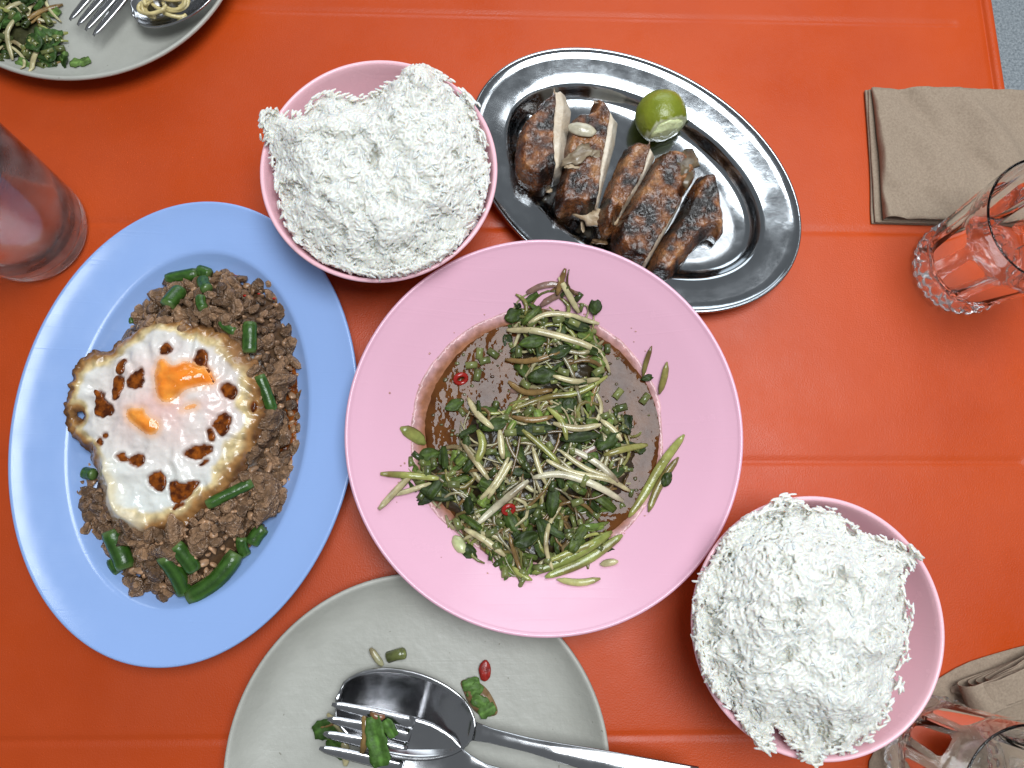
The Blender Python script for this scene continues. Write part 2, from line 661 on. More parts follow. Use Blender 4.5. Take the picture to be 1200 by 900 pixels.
def ico(sub):
    bm = bmesh.new()
    bmesh.ops.create_icosphere(bm, subdivisions=sub, radius=1)
    v = np.array([tuple(x.co) for x in bm.verts])
    f = [tuple(x.index for x in fc.verts) for fc in bm.faces]
    bm.free()
    return v, f


ICO1, ICO2, ICO3 = ico(1), ico(2), ico(3)


def mixc(a, b_, t):
    t = np.asarray(t)[:, None]
    return np.asarray(a) * (1 - t) + np.asarray(b_) * t


def euler_mats(rx, ry, rz):
    cx, sx, cy, sy, cz, sz = np.cos(rx), np.sin(rx), np.cos(ry), np.sin(ry), np.cos(rz), np.sin(rz)
    m = np.empty((len(rx), 3, 3))
    m[:, 0] = np.stack([cz * cy, cz * sy * sx - sz * cx, cz * sy * cx + sz * sx], 1)
    m[:, 1] = np.stack([sz * cy, sz * sy * sx + cz * cx, sz * sy * cx - cz * sx], 1)
    m[:, 2] = np.stack([-sy, cy * sx, cy * cx], 1)
    return m


class Joined:
    """collects small pieces into one mesh"""
    def __init__(s): s.v, s.f, s.c, s.n = [], [], [], 0

    def add(s, v, f, c):
        v = np.asarray(v)
        s.v.append(v)
        s.c.append(np.broadcast_to(np.asarray(c, float), (len(v), 3)))
        s.f += [tuple(i + s.n for i in q) for q in f]
        s.n += len(v)

    def build(s, name, mat, parent=None, **kw):
        return build(name, np.concatenate(s.v), s.f, mat, parent, np.concatenate(s.c), **kw)


# ------------------------------------------------------------------ ground and table
gz = -0.72
setp(build('ground', [(-4, -4, gz), (4, -4, gz), (4, 4, gz), (-4, 4, gz)], [(0, 1, 2, 3)], M['ground']), kind='structure')

e0, e1 = V(1165, 0), V(1181, 96)
es = (e1[0] - e0[0]) / (e1[1] - e0[1])


def edge_x(y):
    return e0[0] + es * (y - e0[1]) * 0.75 + 0.05 * np.minimum(0, (y - 0.25)) * -0.2


TX0, TY0, TY1 = -0.62, -0.46, 0.72
grooves = [V(600, 18)[1], V(985, 271)[1], V(1025, 541)[1], V(795, 862)[1], V(600, 18)[1] + 0.155]
ys = [TY0, TY1] + list(np.linspace(TY0, TY1, 40))
for g in grooves:
    ys += [g + k for k in (-0.006, -0.0045, -0.0035, -0.0025, -0.0015, -0.0005, 0.001, 0.003, 0.005, 0.008)]
ys = np.array(sorted(set(np.round(ys, 5))))
ins = np.array([0.0, 0.0006, 0.0015, 0.003, 0.0045, 0.006, 0.0075, 0.0085, 0.0092, 0.0099, 0.011, 0.014, 0.02, 0.026, 0.028, 0.029, 0.03, 0.0315, 0.034, 0.04, 0.06, 0.1, 0.18, 0.3, 0.45, 0.6, 0.8])
zin = np.array([-0.0055, -0.0028, -0.0008, 0.0012, 0.0018, 0.0018, 0.0013, 0.0005, -0.0004, -0.0007, 0] + [0] * 16)
top = np.zeros((len(ys), len(ins) + 1, 3))
for i, y in enumerate(ys):
    ex = edge_x(y)
    xs = ex - ins
    xs = np.append(xs, TX0)
    z = np.append(zin, 0.0)
    gd = 0
    for g in grooves:
        u = y - g
        gd = gd + (-0.0008 * math.exp(-((u) / 0.0020) ** 2))
    fall = smooth((np.append(ins, ex - TX0) - 0.0275) / 0.004)
    top[i, :, 0], top[i, :, 1], top[i, :, 2] = xs, y, z + gd * fall
table = thing('folding_table', 'orange moulded plastic table with shallow grooves carrying all the dishes', 'table', (-0.1, 0.1, gz))
N_, M_ = top.shape[:2]
vs = top.reshape(-1, 3).tolist()
fs = grid_faces(N_, M_)
rim = [i * M_ for i in range(N_)] + [(N_ - 1) * M_ + j for j in range(1, M_)] + [i * M_ + M_ - 1 for i in range(N_ - 2, -1, -1)] + [j for j in range(M_ - 2, 0, -1)]
low = len(vs)
cen = np.array([-0.1, 0.1, 0])
vs += [[vs[i][0] + 0.002 * np.sign(vs[i][0] + 0.1), vs[i][1], -0.04] for i in rim]
K = len(rim)
fs += [(rim[k], rim[(k + 1) % K], low + (k + 1) % K, low + k) for k in range(K)]
fs.append(tuple(low + k for k in range(K)))
build('tabletop', vs, fs, M['table'], table)
for x, y in ((-0.55, -0.39), (-0.55, 0.65), (0.28, -0.39), (0.24, 0.65)):
    v, f = tube([(x, y, gz), (x, y, -0.3), (x, y, -0.042)], 0.014, 12)
    build('leg', v, f, M['table_leg'], table)

# ------------------------------------------------------------------ dishes
BLUE = dict(ctr=(-0.1785, 0.0522), a=0.1385, b_=0.101, rot=R(85.7))
v, f = oval(z0=0.0, **BLUE,
            top=[(0, 0.0225), (0.0004, 0.0234), (0.0012, 0.0238), (0.0022, 0.0235), (0.004, 0.0226), (0.012, 0.0203), (0.022, 0.0181), (0.0285, 0.0170),
                 (0.0305, 0.0164), (0.0318, 0.0152), (0.034, 0.0125), (0.039, 0.0080), (0.044, 0.0056), (0.052, 0.0045), (0.06, 0.0043)],
            bottom=[(0.06, 0.0018), (0.052, 0.0018), (0.050, 0.0), (0.048, 0.0), (0.0465, 0.002), (0.042, 0.004), (0.036, 0.009), (0.031, 0.0135), (0.02, 0.016), (0.008, 0.0188), (0.002, 0.0208), (0.0004, 0.0216)], seg=160)
build('oval_plate', v, f, M['blue'], label='oval sky blue plate holding minced pork and a fried egg', cat='plate')

STEEL = dict(ctr=(0.0942, 0.2145), a=0.116, b_=0.0796, rot=R(-31.4))
v, f = oval(z0=0.0, **STEEL,
            top=[(0, 0.0138), (0.0003, 0.0148), (0.001, 0.0153), (0.0019, 0.0150), (0.0026, 0.0141), (0.0032, 0.0136), (0.008, 0.0131), (0.016, 0.0120), (0.0225, 0.0112),
                 (0.0245, 0.0106), (0.026, 0.0094), (0.0275, 0.0068), (0.029, 0.0042), (0.031, 0.0026), (0.034, 0.0018), (0.042, 0.0014)],
            bottom=[(0.042, 0.0004), (0.034, 0.0004), (0.030, 0.0014), (0.0275, 0.004), (0.0255, 0.0080), (0.0235, 0.0096), (0.012, 0.0114), (0.004, 0.0124), (0.001, 0.0128)], seg=160)
build('oval_platter', v, f, M['steel'], label='oval stainless steel platter holding grilled chicken and lime', cat='platter')

PC = np.array([0.033, 0.0466])
v, f = oval(PC, 0.1148, 0.1148, 0, 0.0,
            top=[(0, 0.0408), (0.0004, 0.0417), (0.0012, 0.0421), (0.002, 0.0419), (0.0027, 0.0409), (0.0036, 0.0401), (0.010, 0.0363), (0.018, 0.0308), (0.026, 0.0254), (0.034, 0.0204), (0.042, 0.0158),
                 (0.050, 0.0118), (0.056, 0.0092), (0.062, 0.0072), (0.07, 0.0060), (0.078, 0.0057)],
            bottom=[(0.078, 0.003), (0.062, 0.003), (0.060, 0), (0.0575, 0), (0.056, 0.004), (0.048, 0.0095), (0.04, 0.0140), (0.03, 0.0200), (0.02, 0.0266), (0.01, 0.0334), (0.002, 0.0388), (0.0004, 0.04)], seg=160)
build('round_plate', v, f, M['pink'], label='large round pink plate in the middle holding the wet salad', cat='plate')

GP = [(0, 0.0186), (0.0004, 0.0196), (0.0013, 0.0202), (0.0024, 0.0198), (0.0034, 0.0186), (0.006, 0.0152), (0.010, 0.0112), (0.015, 0.0082), (0.021, 0.0065), (0.03, 0.0057), (0.045, 0.0054)]
GB = [(0.045, 0.0022), (0.034, 0.0022), (0.032, 0), (0.028, 0), (0.024, 0.0016), (0.016, 0.0036), (0.009, 0.0078), (0.004, 0.0132), (0.001, 0.017)]
GC = np.array([-0.038, -0.1425])
TC = np.array([-0.2715, 0.380])
v, f = oval(GC, 0.108, 0.108, 0, 0.0, top=GP, bottom=GB, seg=144)
build('stoneware_plate', v, f, M['grey'], label='grey stoneware plate with used fork and spoon below the pink plate', cat='plate', group='grey stoneware side plates')
v, f = oval(TC, 0.1075, 0.1075, 0, 0.0, top=GP, bottom=GB, seg=144)
build('stoneware_plate', v, f, M['grey'], label='grey stoneware plate with salad scraps above the misted glass', cat='plate', group='grey stoneware side plates')

BT = [(0.0, 0.0562), (0.0004, 0.0569), (0.0012, 0.0572), (0.0021, 0.0568), (0.0026, 0.0560), (0.0035, 0.0530), (0.0055, 0.0470), (0.009, 0.0385), (0.014, 0.0295), (0.0205, 0.0210), (0.029, 0.0135), (0.039, 0.0088), (0.05, 0.0068)]
BB = [(0.05, 0.004), (0.042, 0.0038), (0.0415, 0), (0.0385, 0), (0.038, 0.0035), (0.030, 0.0090), (0.0215, 0.0165), (0.014, 0.0255), (0.008, 0.0350), (0.0035, 0.0450), (0.0012, 0.0530), (0.0002, 0.0552)]
B1 = np.array([-0.0642, 0.1980])
B2 = np.array([0.1782, -0.0600])
for c, lab in ((B1, 'pink rice bowl beside the steel platter'), (B2, 'pink rice bowl beside the crumpled napkin and bottom glass')):
    v, f = oval(c, 0.069, 0.069, 0, 0.0, top=BT, bottom=BB, seg=128)
    build('rice_bowl', v, f, M['pink_bowl'], label=lab, cat='bowl', group='pink rice bowls')


# ------------------------------------------------------------------ rice
def grain_mesh(rings=5, seg=6):
    u = np.linspace(0, 1, rings + 2)[1:-1]
    vs = [[-1, 0, 0]]
    for a in u:
        x = -math.cos(a * math.pi)
        r = math.sin(a * math.pi) ** 0.75
        for j in range(seg):
            t = 2 * math.pi * j / seg
            vs.append([x, r * math.cos(t), r * math.sin(t)])
    vs.append([1, 0, 0])
    fs = [(0, 1 + (j + 1) % seg, 1 + j) for j in range(seg)]
    for i in range(rings - 1):
        for j in range(seg):
            a, b_ = 1 + i * seg + j, 1 + i * seg + (j + 1) % seg
            fs.append((a, b_, b_ + seg, a + seg))
    e = 1 + (rings - 1) * seg
    fs += [(e + j, e + (j + 1) % seg, len(vs) - 1) for j in range(seg)]
    return np.array(vs), fs


GV, GF = grain_mesh()


def rice(label, outline, zed, ctr, lobes, seed, n_top, sink):
    """outline: world xy polygon of the mound, lobes: (x, y, radius, height)"""
    poly = chaikin(outline, 1)
    lr = np.random.default_rng(seed)

    def hgt(p):
        d = edge_dist(p, poly)
        ins_ = inside(p, poly)
        z = zed + 0.021 * smooth(d / 0.030) ** 0.7
        for x, y, r, h in lobes:
            z = z + h * np.exp(-((p[:, 0] - x) ** 2 + (p[:, 1] - y) ** 2) / r ** 2)
        nz = fbm(p, 75, 3, seed)
        z = z + 0.0060 * nz - 0.008 * np.clip(fbm(p, 110, 2, seed + 9) - 0.22, 0, 1) * 2.2
        z = np.where(np.linalg.norm(p - ctr, axis=1) > 0.0645, np.maximum(z, 0.0605), z)
        return np.where(ins_, z, zed - 0.004)
    root = thing('steamed_rice', label, 'rice', (*ctr, 0.03), group='mounds of steamed rice')
    # core: fills the mound below the grains, down to the bowl wall
    P, F, d = tri_fill(poly, 0.0022)
    zt = hgt(P) - 0.0007 + 0.0006 * fbm(P, 450, 1, seed)
    rr = np.linalg.norm(P - ctr, axis=1)
    k = np.minimum(1.0, 0.055 / np.maximum(rr, 1e-6))
    low_ = np.column_stack([ctr + (P - ctr) * k[:, None] * 0.86, np.full(len(P), 0.036)])
    n = len(P)
    cnt = {}
    for q in F:
        for a, b_ in ((q[0], q[1]), (q[1], q[2]), (q[2], q[0])): cnt[(a, b_)] = 1
    side = [(b_, a, a + n, b_ + n) for (a, b_) in cnt if (b_, a) not in cnt]
    P2 = ctr + (P - ctr) * 0.975
    core_v, core_f = np.concatenate([np.column_stack([P2, zt]), low_]), F + [tuple(i + n for i in q[::-1]) for q in F] + side
    # grains on top
    lo, hi = poly.min(0), poly.max(0)
    pts = lr.uniform(lo, hi, (n_top * 2, 2))
    pts = pts[inside(pts, poly)][:n_top]
    e = 0.002
    z = hgt(pts)
    nx = -(hgt(pts + [e, 0]) - hgt(pts - [e, 0])) / (2 * e)
    ny = -(hgt(pts + [0, e]) - hgt(pts - [0, e])) / (2 * e)
    nx, ny = np.clip(nx, -1.2, 1.2), np.clip(ny, -1.2, 1.2)
    lift = lr.uniform(-0.0014, 0.0005, len(pts))
    pos = np.column_stack([pts, z + lift])
    # grains on the skirt of the mound
    bd = resample(poly, 0.0011)
    bd = np.concatenate([bd, bd + lr.normal(0, 0.0012, bd.shape), bd])
    zz = lr.uniform(zed - sink, zed + 0.005, len(bd))
    cd = bd - ctr
    rb = np.linalg.norm(cd, axis=1)
    cd /= rb[:, None]
    out_ = rb > 0.0655
    zz = np.where(out_, lr.uniform(0.0590, 0.0655, len(bd)), zz)
    lim = np.interp(zz, [0.0295, 0.0385, 0.047, 0.053, 0.0572], [0.055, 0.060, 0.0635, 0.0655, 0.0664]) - 0.0026
    rb2 = np.where(out_, rb, np.minimum(rb - np.where(zz < zed, (zed - zz) * 0.25, 0), lim))
    sk = np.column_stack([ctr + cd * (rb2 + np.minimum(lr.normal(0, 0.0008, len(bd)), 0.0006))[:, None], zz])
    pos = np.concatenate([pos, sk])
    nx = np.concatenate([nx, cd[:, 0] * 1.2])
    ny = np.concatenate([ny, cd[:, 1] * 1.2])
    n = len(pos)
    nr = np.column_stack([nx, ny, np.ones(n)])
    nr /= np.linalg.norm(nr, axis=1)[:, None]
    # clumps share a direction
    th = fbm(pos[:, :2], 40, 2, seed + 3) * 5 + lr.normal(0, 0.85, n)
    dv = np.column_stack([np.cos(th), np.sin(th), lr.normal(0, 0.20, n)])
    ns = len(sk)
    tg = np.column_stack([-cd[:, 1], cd[:, 0], np.zeros(ns)]) * lr.choice([-1, 1], ns)[:, None]
    dv[-ns:] = tg + lr.normal(0, 0.75, (ns, 3)) * [1, 1, 0.5] - np.column_stack([cd, np.zeros(ns)]) * 0.15
    dv -= nr * (dv * nr).sum(1)[:, None] * 0.75
    dv /= np.linalg.norm(dv, axis=1)[:, None]
    s1 = np.cross(nr, dv); s1 /= np.linalg.norm(s1, axis=1)[:, None]
    s2 = np.cross(dv, s1)
    L = lr.uniform(0.0019, 0.0031, n)
    W = lr.uniform(0.00072, 0.00094, n)
    bend = lr.uniform(-0.16, 0.22, n)
    base = np.array([0.97, 0.972, 0.96])
    shade = lr.uniform(0.93, 1.05, n)
    yel = lr.uniform(0, 0.05, n)
    vx = GV[None, :, 0] * L[:, None]
    vy = GV[None, :, 1] * W[:, None] + (GV[None, :, 0] ** 2) * (bend * L)[:, None]
    vz = GV[None, :, 2] * (W * 0.9)[:, None]
    allv = pos[:, None, :] + vx[..., None] * dv[:, None] + vy[..., None] * s1[:, None] + vz[..., None] * s2[:, None]
    colr = (base[None] * shade[:, None]) * np.column_stack([np.ones(n), 1 - yel * 0.4, 1 - yel * 2])
    # the most exposed grains are parts of their own, the rest one mass
    top_i = np.argsort(-(lift + 0.0004 * lr.normal(size=len(lift))))[:110]
    single = np.zeros(n, bool)
    single[top_i] = True
    rest = np.where(~single)[0]
    nv = len(GV)
    av = allv[rest].reshape(-1, 3)
    gf = [q for q in GF]
    fs = []
    for i in range(len(rest)):
        o = i * nv
        fs.extend([tuple(a + o for a in q) for q in gf])
    # cooked grains stick together: fuse grains and mound into one moist surface
    off_ = len(av)
    tmp_me = raw_mesh('rice_grains', np.concatenate([av, core_v]) - WORLD[root], fs + [tuple(i + off_ for i in q) for q in core_f], M['rice'])
    tmp = bpy.data.objects.new('rice_fuse', tmp_me)
    COL.objects.link(tmp)
    rm = tmp.modifiers.new('fuse', 'REMESH')
    rm.mode, rm.voxel_size, rm.use_smooth_shade = 'VOXEL', 0.00036, True
    sm = tmp.modifiers.new('soft', 'SMOOTH')
    sm.factor, sm.iterations = 0.5, 1
    fused = bpy.data.meshes.new_from_object(tmp.evaluated_get(bpy.context.evaluated_depsgraph_get()))
    bpy.data.objects.remove(tmp)
    fused.name = 'rice_grains'
    if not fused.materials: fused.materials.append(M['rice'])
    setp(place('rice_grains', fused, WORLD[root], root), kind='stuff')
    me = [raw_mesh('rice_grain', np.column_stack([GV[:, 0] * 0.0035, GV[:, 1] * 0.00085 + GV[:, 0] ** 2 * bb * 0.0035, GV[:, 2] * 0.00080]), GF, M['rice'], np.tile(base, (nv, 1))) for bb in (-0.1, 0.05, 0.2)]
    for i in top_i:
        mt = Matrix([[dv[i, k], s1[i, k], s2[i, k]] for k in range(3)])
        place('rice_grain', me[i % 3], pos[i], root, mt.to_euler(), (L[i] / 0.0035,) * 3)
    return root


o1 = VV([(40, 262), (75, 340), (85, 440), (100, 520), (115, 600), (160, 690), (220, 750), (300, 800), (400, 832), (480, 842), (560, 835), (640, 810), (720, 765), (790, 695), (840, 615), (868, 520), (876, 440),
         (860, 340), (840, 270, 0.068), (815, 190, 0.072), (790, 135, 0.074), (750, 150, 0.076), (735, 110, 0.076), (700, 70, 0.076), (650, 38, 0.076), (595, 36, 0.076), (555, 50, 0.076), (530, 85, 0.074), (480, 120, 0.07), (440, 170, 0.066), (380, 190), (340, 165),
         (240, 175), (215, 230), (140, 250), (90, 250)], 0.063, 0.3222, (290, 50))[:, :2]
lb = V(490, 85, 0.075)
l2 = V(330, 160, 0.07)
rice('mound of steamed white rice spilling over the upper bowl edge', o1, 0.0555, B1, [(lb[0], lb[1], 0.020, 0.012), (l2[0], l2[1], 0.02, 0.004)], 11, 6800, 0.014)
o2 = VV([(300, 50), (360, 40), (420, 75), (480, 75), (530, 100), (570, 140), (620, 160), (680, 185), (720, 180), (770, 232), (740, 270), (715, 300), (720, 350), (748, 380), (745, 440), (735, 500), (730, 560), (700, 610),
         (725, 655), (680, 670), (670, 740), (640, 800), (580, 830), (540, 865), (490, 850), (440, 880), (410, 890), (370, 850), (340, 790), (300, 780), (285, 860), (250, 830), (200, 760), (150, 700), (100, 640), (65, 560), (50, 480),
         (48, 400), (55, 310), (100, 250), (130, 200), (160, 140), (220, 95), (290, 70)], 0.064, 0.3666, (800, 570))[:, :2]
l3 = V(920, 690, 0.08)
rice('domed mound of steamed rice leaving the right bowl wall bare', o2, 0.0555, B2, [(l3[0], l3[1], 0.03, 0.006)], 23, 6800, 0.014)

# ------------------------------------------------------------------ minced pork and beans on the blue plate
def bumpy(base, seed, scale, amp, aniso=(1, 1, 1)):
    v, f = base
    v = v * (1 + amp * fbm(v + seed * 7.7, scale, 3, seed))[:, None]
    return v * np.array(aniso), f


Z1, OF1 = 0.3583, (0, 220)
Z2, OF2 = 0.3583, (0, 480)
ppoly = chaikin(VV([(160, 342), (185, 322), (215, 315), (245, 312), (280, 312), (300, 326), (330, 322), (343, 330), (340, 350), (348, 385), (353, 430), (352, 470), (346, 520), (338, 560), (352, 590), (335, 605), (312, 622),
                    (290, 650), (270, 682), (235, 702), (205, 706), (170, 702), (135, 700), (142, 668), (125, 650), (100, 630), (85, 612), (62, 600), (85, 580), (95, 550), (110, 470), (140, 400)], 0.014)[:, :2], 1)


def heap(p):
    d = edge_dist(p, ppoly)
    return 0.0055 + 0.0165 * smooth(d / 0.030) ** 0.8


pork = thing('minced_pork', 'brown stir fried minced pork heaped across the blue plate', 'minced pork', (BLUE['ctr'][0], BLUE['ctr'][1], 0.0045))
PB = np.array([0.235, 0.135, 0.075])
v, f, P, d = pillow(ppoly, 0.004, lambda P, d: heap(P) - 0.0035 + 0.001 * fbm(P, 200, 2, 3), lambda P, d, z: 0.0046)
build('sauce_bed', v, f, M['scrap'], pork, np.tile((0.085, 0.045, 0.022), (len(v), 1)))
pmesh = []
for k in range(14):
    an = (rng.uniform(0.8, 1.5), rng.uniform(0.8, 1.1), rng.uniform(0.6, 0.85))
    v0, f = ICO2 if k < 10 else ICO3
    nb_ = 7 if k < 10 else 34
    dirs = rng.normal(size=(nb_, 3)); dirs /= np.linalg.norm(dirs, axis=1)[:, None]
    wd_ = 0.42 if k < 10 else 0.23
    bl = np.max(np.exp(-(np.arccos(np.clip(v0 @ dirs.T, -1, 1)) / wd_) ** 2) * rng.uniform(0.3, 1, nb_), axis=1)
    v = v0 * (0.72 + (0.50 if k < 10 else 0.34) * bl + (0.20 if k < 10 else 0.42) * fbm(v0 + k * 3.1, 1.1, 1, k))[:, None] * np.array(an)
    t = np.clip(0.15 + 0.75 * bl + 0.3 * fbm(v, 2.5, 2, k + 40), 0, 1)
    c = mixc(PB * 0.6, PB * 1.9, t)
    pmesh.append((v, f, c))
pme = [raw_mesh('pork_crumb', v, f, M['pork'], c) for v, f, c in pmesh]
lo, hi = ppoly.min(0), ppoly.max(0)
pts = rng.uniform(lo, hi, (6500, 2))
pts = pts[inside(pts, ppoly)]
kept = []
for p in pts:
    if all((p[0] - q[0]) ** 2 + (p[1] - q[1]) ** 2 > 0.0036 ** 2 for q in kept): kept.append(p)
kept = np.array(kept)
eggc = V(187, 497, 0.03)[:2]
under = (((kept - eggc) / np.array([0.060, 0.062])) ** 2).sum(1) < 0.80
vis = kept[~under]
rad = np.clip(rng.lognormal(math.log(0.0038), 0.42, len(vis)), 0.0021, 0.0085)
order = np.argsort(-rad)
jn = Joined()
hz_ = heap(vis)
for n_i, i in enumerate(order):
    k = rng.integers(0, 10)
    loc = (vis[i][0], vis[i][1], max(hz_[i] - 0.0008 + rng.uniform(-0.001, 0.002), 0.006))
    e = rng.uniform(0, 6.28, 3) * [0.3, 0.3, 1]
    if n_i < 238:
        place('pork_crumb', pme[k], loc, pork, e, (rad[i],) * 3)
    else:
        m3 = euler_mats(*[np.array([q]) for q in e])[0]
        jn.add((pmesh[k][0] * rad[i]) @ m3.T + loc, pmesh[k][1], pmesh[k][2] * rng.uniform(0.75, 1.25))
# larger clumps seen round the edge of the heap
for x, y, r_, st in [(225, 322, 50, 1.5), (185, 316, 34, 1.7), (258, 298, 40, 1.2), (262, 245, 34, 1.1), (280, 395, 52, 1.2), (345, 440, 38, 1), (440, 580, 62, 1.15), (535, 600, 40, 1), (490, 470, 42, 1.3), (660, 430, 55, 1), (760, 365, 58, 1.1), (868, 300, 64, 1.1), (950, 318, 32, 1.3), (385, 600, 26, 1),
                     (490, 70 - 400 + 75, 40, 1), (545, 345 - 725, 34, 1.2), (740, 280 - 725, 40, 1.1), (850, 305 - 725, 42, 1.2), (935, 320 - 725, 26, 1.3), (640, 300 - 725, 34, 1.1), (830, 160, 40, 1), (700, 200 + 30, 36, 1), (270, 270, 40, 1), (290, 215, 34, 1.2)]:
    r_ = r_ * Z2 * 0.48 / 900 * 1.0
    w = V(x * Z2, 480 + y * Z2, 0.013)
    hh = float(heap(w[None, :2])[0])
    k = 10 + rng.integers(0, 4)
    place('pork_crumb', pme[k], (w[0], w[1], max(hh, 0.005 + 0.5 * r_)), pork, (rng.uniform(-.3, .3), rng.uniform(-.3, .3), rng.uniform(0, 6.28)), (r_ * st * 0.75, r_ * 0.75, r_ * 0.75))
for k in range(16):
    p = vis[rng.integers(0, len(vis))]
    v, f = bumpy(ICO1, k, 1.2, 0.4, (1.3, 0.8, 0.5))
    jn.add(v * rng.uniform(0.0008, 0.0014) + [p[0], p[1], float(heap(p[None])[0]) + 0.0028], f, (0.34, 0.02, 0.012))
big = vis[rng.permutation(len(vis))[:34]]
for p in big:
    r_ = rng.uniform(0.0050, 0.0082)
    place('pork_crumb', pme[10 + rng.integers(0, 4)], (p[0], p[1], float(heap(p[None])[0]) + 0.0004), pork, (rng.uniform(-.4, .4), rng.uniform(-.4, .4), rng.uniform(0, 6.28)), (r_ * rng.uniform(0.9, 1.4) * 0.8, r_ * 0.75, r_ * 0.55))
jn.build('pork_crumbs', M['pork'], pork, kind='stuff')
fpo = chaikin(VV([(330, 400), (350, 420), (356, 450), (357, 500), (350, 545), (338, 575), (325, 560), (330, 480)], 0.006)[:, :2], 2)
v, f, P, d = pillow(fpo, 0.002, lambda P, d: 0.0072 + 0.0006 * smooth(d / 0.002), lambda P, d, z: 0.0044 + 0 * d)
build('cooking_juice', v, f, M['soy'], pork)

beans = [  # ends in photo pixels, width, label
    ((192, 325), (229, 318), 15, 'short green bean at the top left of the pork heap'),
    ((229, 315), (244, 320), 15, 'stubby green bean touching the topmost bean at the heap edge'),
    ((237, 326), (248, 343), 15, 'green bean slanting below the topmost pair of beans'),
    ((204, 364), (215, 341), 19, 'thick green bean stub just above the egg crust'),
    ((242, 352), (247, 368), 12, 'half buried green bean between the crumbs above the egg'),
    ((299, 383), (299, 418), 17, 'upright thick green bean right of the egg top'),
    ((309, 443), (322, 484), 14, 'slanting green bean at the egg right edge'),
    ((267, 382), (283, 394), 11, 'dark green bean tip behind the egg top right edge'),
    ((145, 364), (149, 376), 6, 'tiny green sliver on the bare blue rim left of the heap'),
    ((93, 553), (110, 556), 14, 'green bean end peeking out left below the egg'),
    ((251, 592), (301, 566), 13, 'dark green bean lying under the egg lower right edge'),
    ((132, 621), (146, 667), 22, 'wide green bean pointing down from the egg bottom'),
    ((129, 655), (138, 670), 15, 'short green bean stub beside the wide downward bean'),
    ((200, 650), (214, 698), 19, 'green bean leaning left of the longest bean at the bottom'),
    ((214, 638), (232, 668), 18, 'green bean between the two bottom beans, half under crumbs'),
    ((219, 701), (276, 648), 21, 'longest green bean at the bottom edge of the pork'),
    ((283, 630), (287, 652), 13, 'upright green bean stub at the end of the longest bean'),
    ((293, 638), (308, 618), 17, 'green bean at the lower right edge of the pork'),
]
for i, (a, b_, w, lab) in enumerate(beans):
    zc = 0.014
    A, B = V(*a, zc), V(*b_, zc)
    r_ = w * 0.47 / 900 / 2
    t = np.linspace(0, 1, 9)
    p = A + (B - A) * t[:, None]
    nrm = np.array([-(B - A)[1], (B - A)[0], 0]); nrm /= np.linalg.norm(nrm)
    p = p + nrm * (np.sin(t * math.pi) * rng.uniform(-0.12, 0.12) * np.linalg.norm(B - A))[:, None]
    hh = heap(p[:, :2])
    z = np.maximum(np.linspace(hh[0], hh[-1], 9) + 0.0032, 0.0062 + r_)
    if i == 8: z[:] = 0.0075
    p[:, 2] = z + rng.uniform(0, 0.001)
    rr = np.full(9, r_); rr[0] *= 0.86; rr[-1] *= 0.82
    v, f = tube(p, rr, 14, 0.85)
    ang = np.tile(np.arange(14), 9)
    v = v + 0.0
    cc = mixc((0.018, 0.055, 0.006), (0.045, 0.115, 0.016), np.clip(0.5 + 0.45 * np.sin(ang * 2.7) + 0.3 * rng.normal(size=len(v)), 0, 1))
    cc[:14] = (0.09, 0.15, 0.04); cc[-14:] = (0.09, 0.15, 0.04)
    build('green_bean', v, f, M['bean'], colors=cc, label=lab, cat='green bean', group='cut green beans in the pork')

# ------------------------------------------------------------------ fried egg
Z8, OF8 = 0.3222, (40, 350)
egg_out = VV([(74, 425), (68, 365), (80, 310), (98, 252), (130, 200), (160, 165), (220, 172), (260, 135), (300, 112), (340, 85), (370, 60), (440, 45), (520, 62), (570, 85), (620, 88), (700, 115), (740, 150), (775, 200), (815, 270), (830, 340), (822, 450), (790, 540),
              (740, 630), (680, 710), (600, 780), (500, 840), (400, 865), (320, 860), (260, 820), (212, 765), (212, 690), (200, 640), (168, 600), (140, 545), (98, 492), (66, 450)], 0.032, Z8, OF8)[:, :2]
egg_out = resample(chaikin(egg_out, 2), 0.0011)
cpt = egg_out.mean(0)
egg_out = cpt + (egg_out - cpt) * (1 + 0.040 * fbm(egg_out, 190, 3, 5) + 0.022 * fbm(egg_out, 480, 2, 6))[:, None]
egg = thing('fried_egg', 'crispy edged fried egg with two runny yolk patches and sauce pools', 'egg', (*cpt, 0.022))
yc1, yc2 = V(205, 447, 0.036)[:2], V(165, 490, 0.036)[:2]
film = V(197, 468, 0.034)[:2]
fold = resample(VV([(115, 545), (122, 570), (130, 600), (150, 612)], 0.034)[:, :2], 0.002, False)
hole = VV([(102, 400), (118, 395), (124, 412), (112, 425), (100, 415)], 0.034, Z8, OF8)[:, :2]
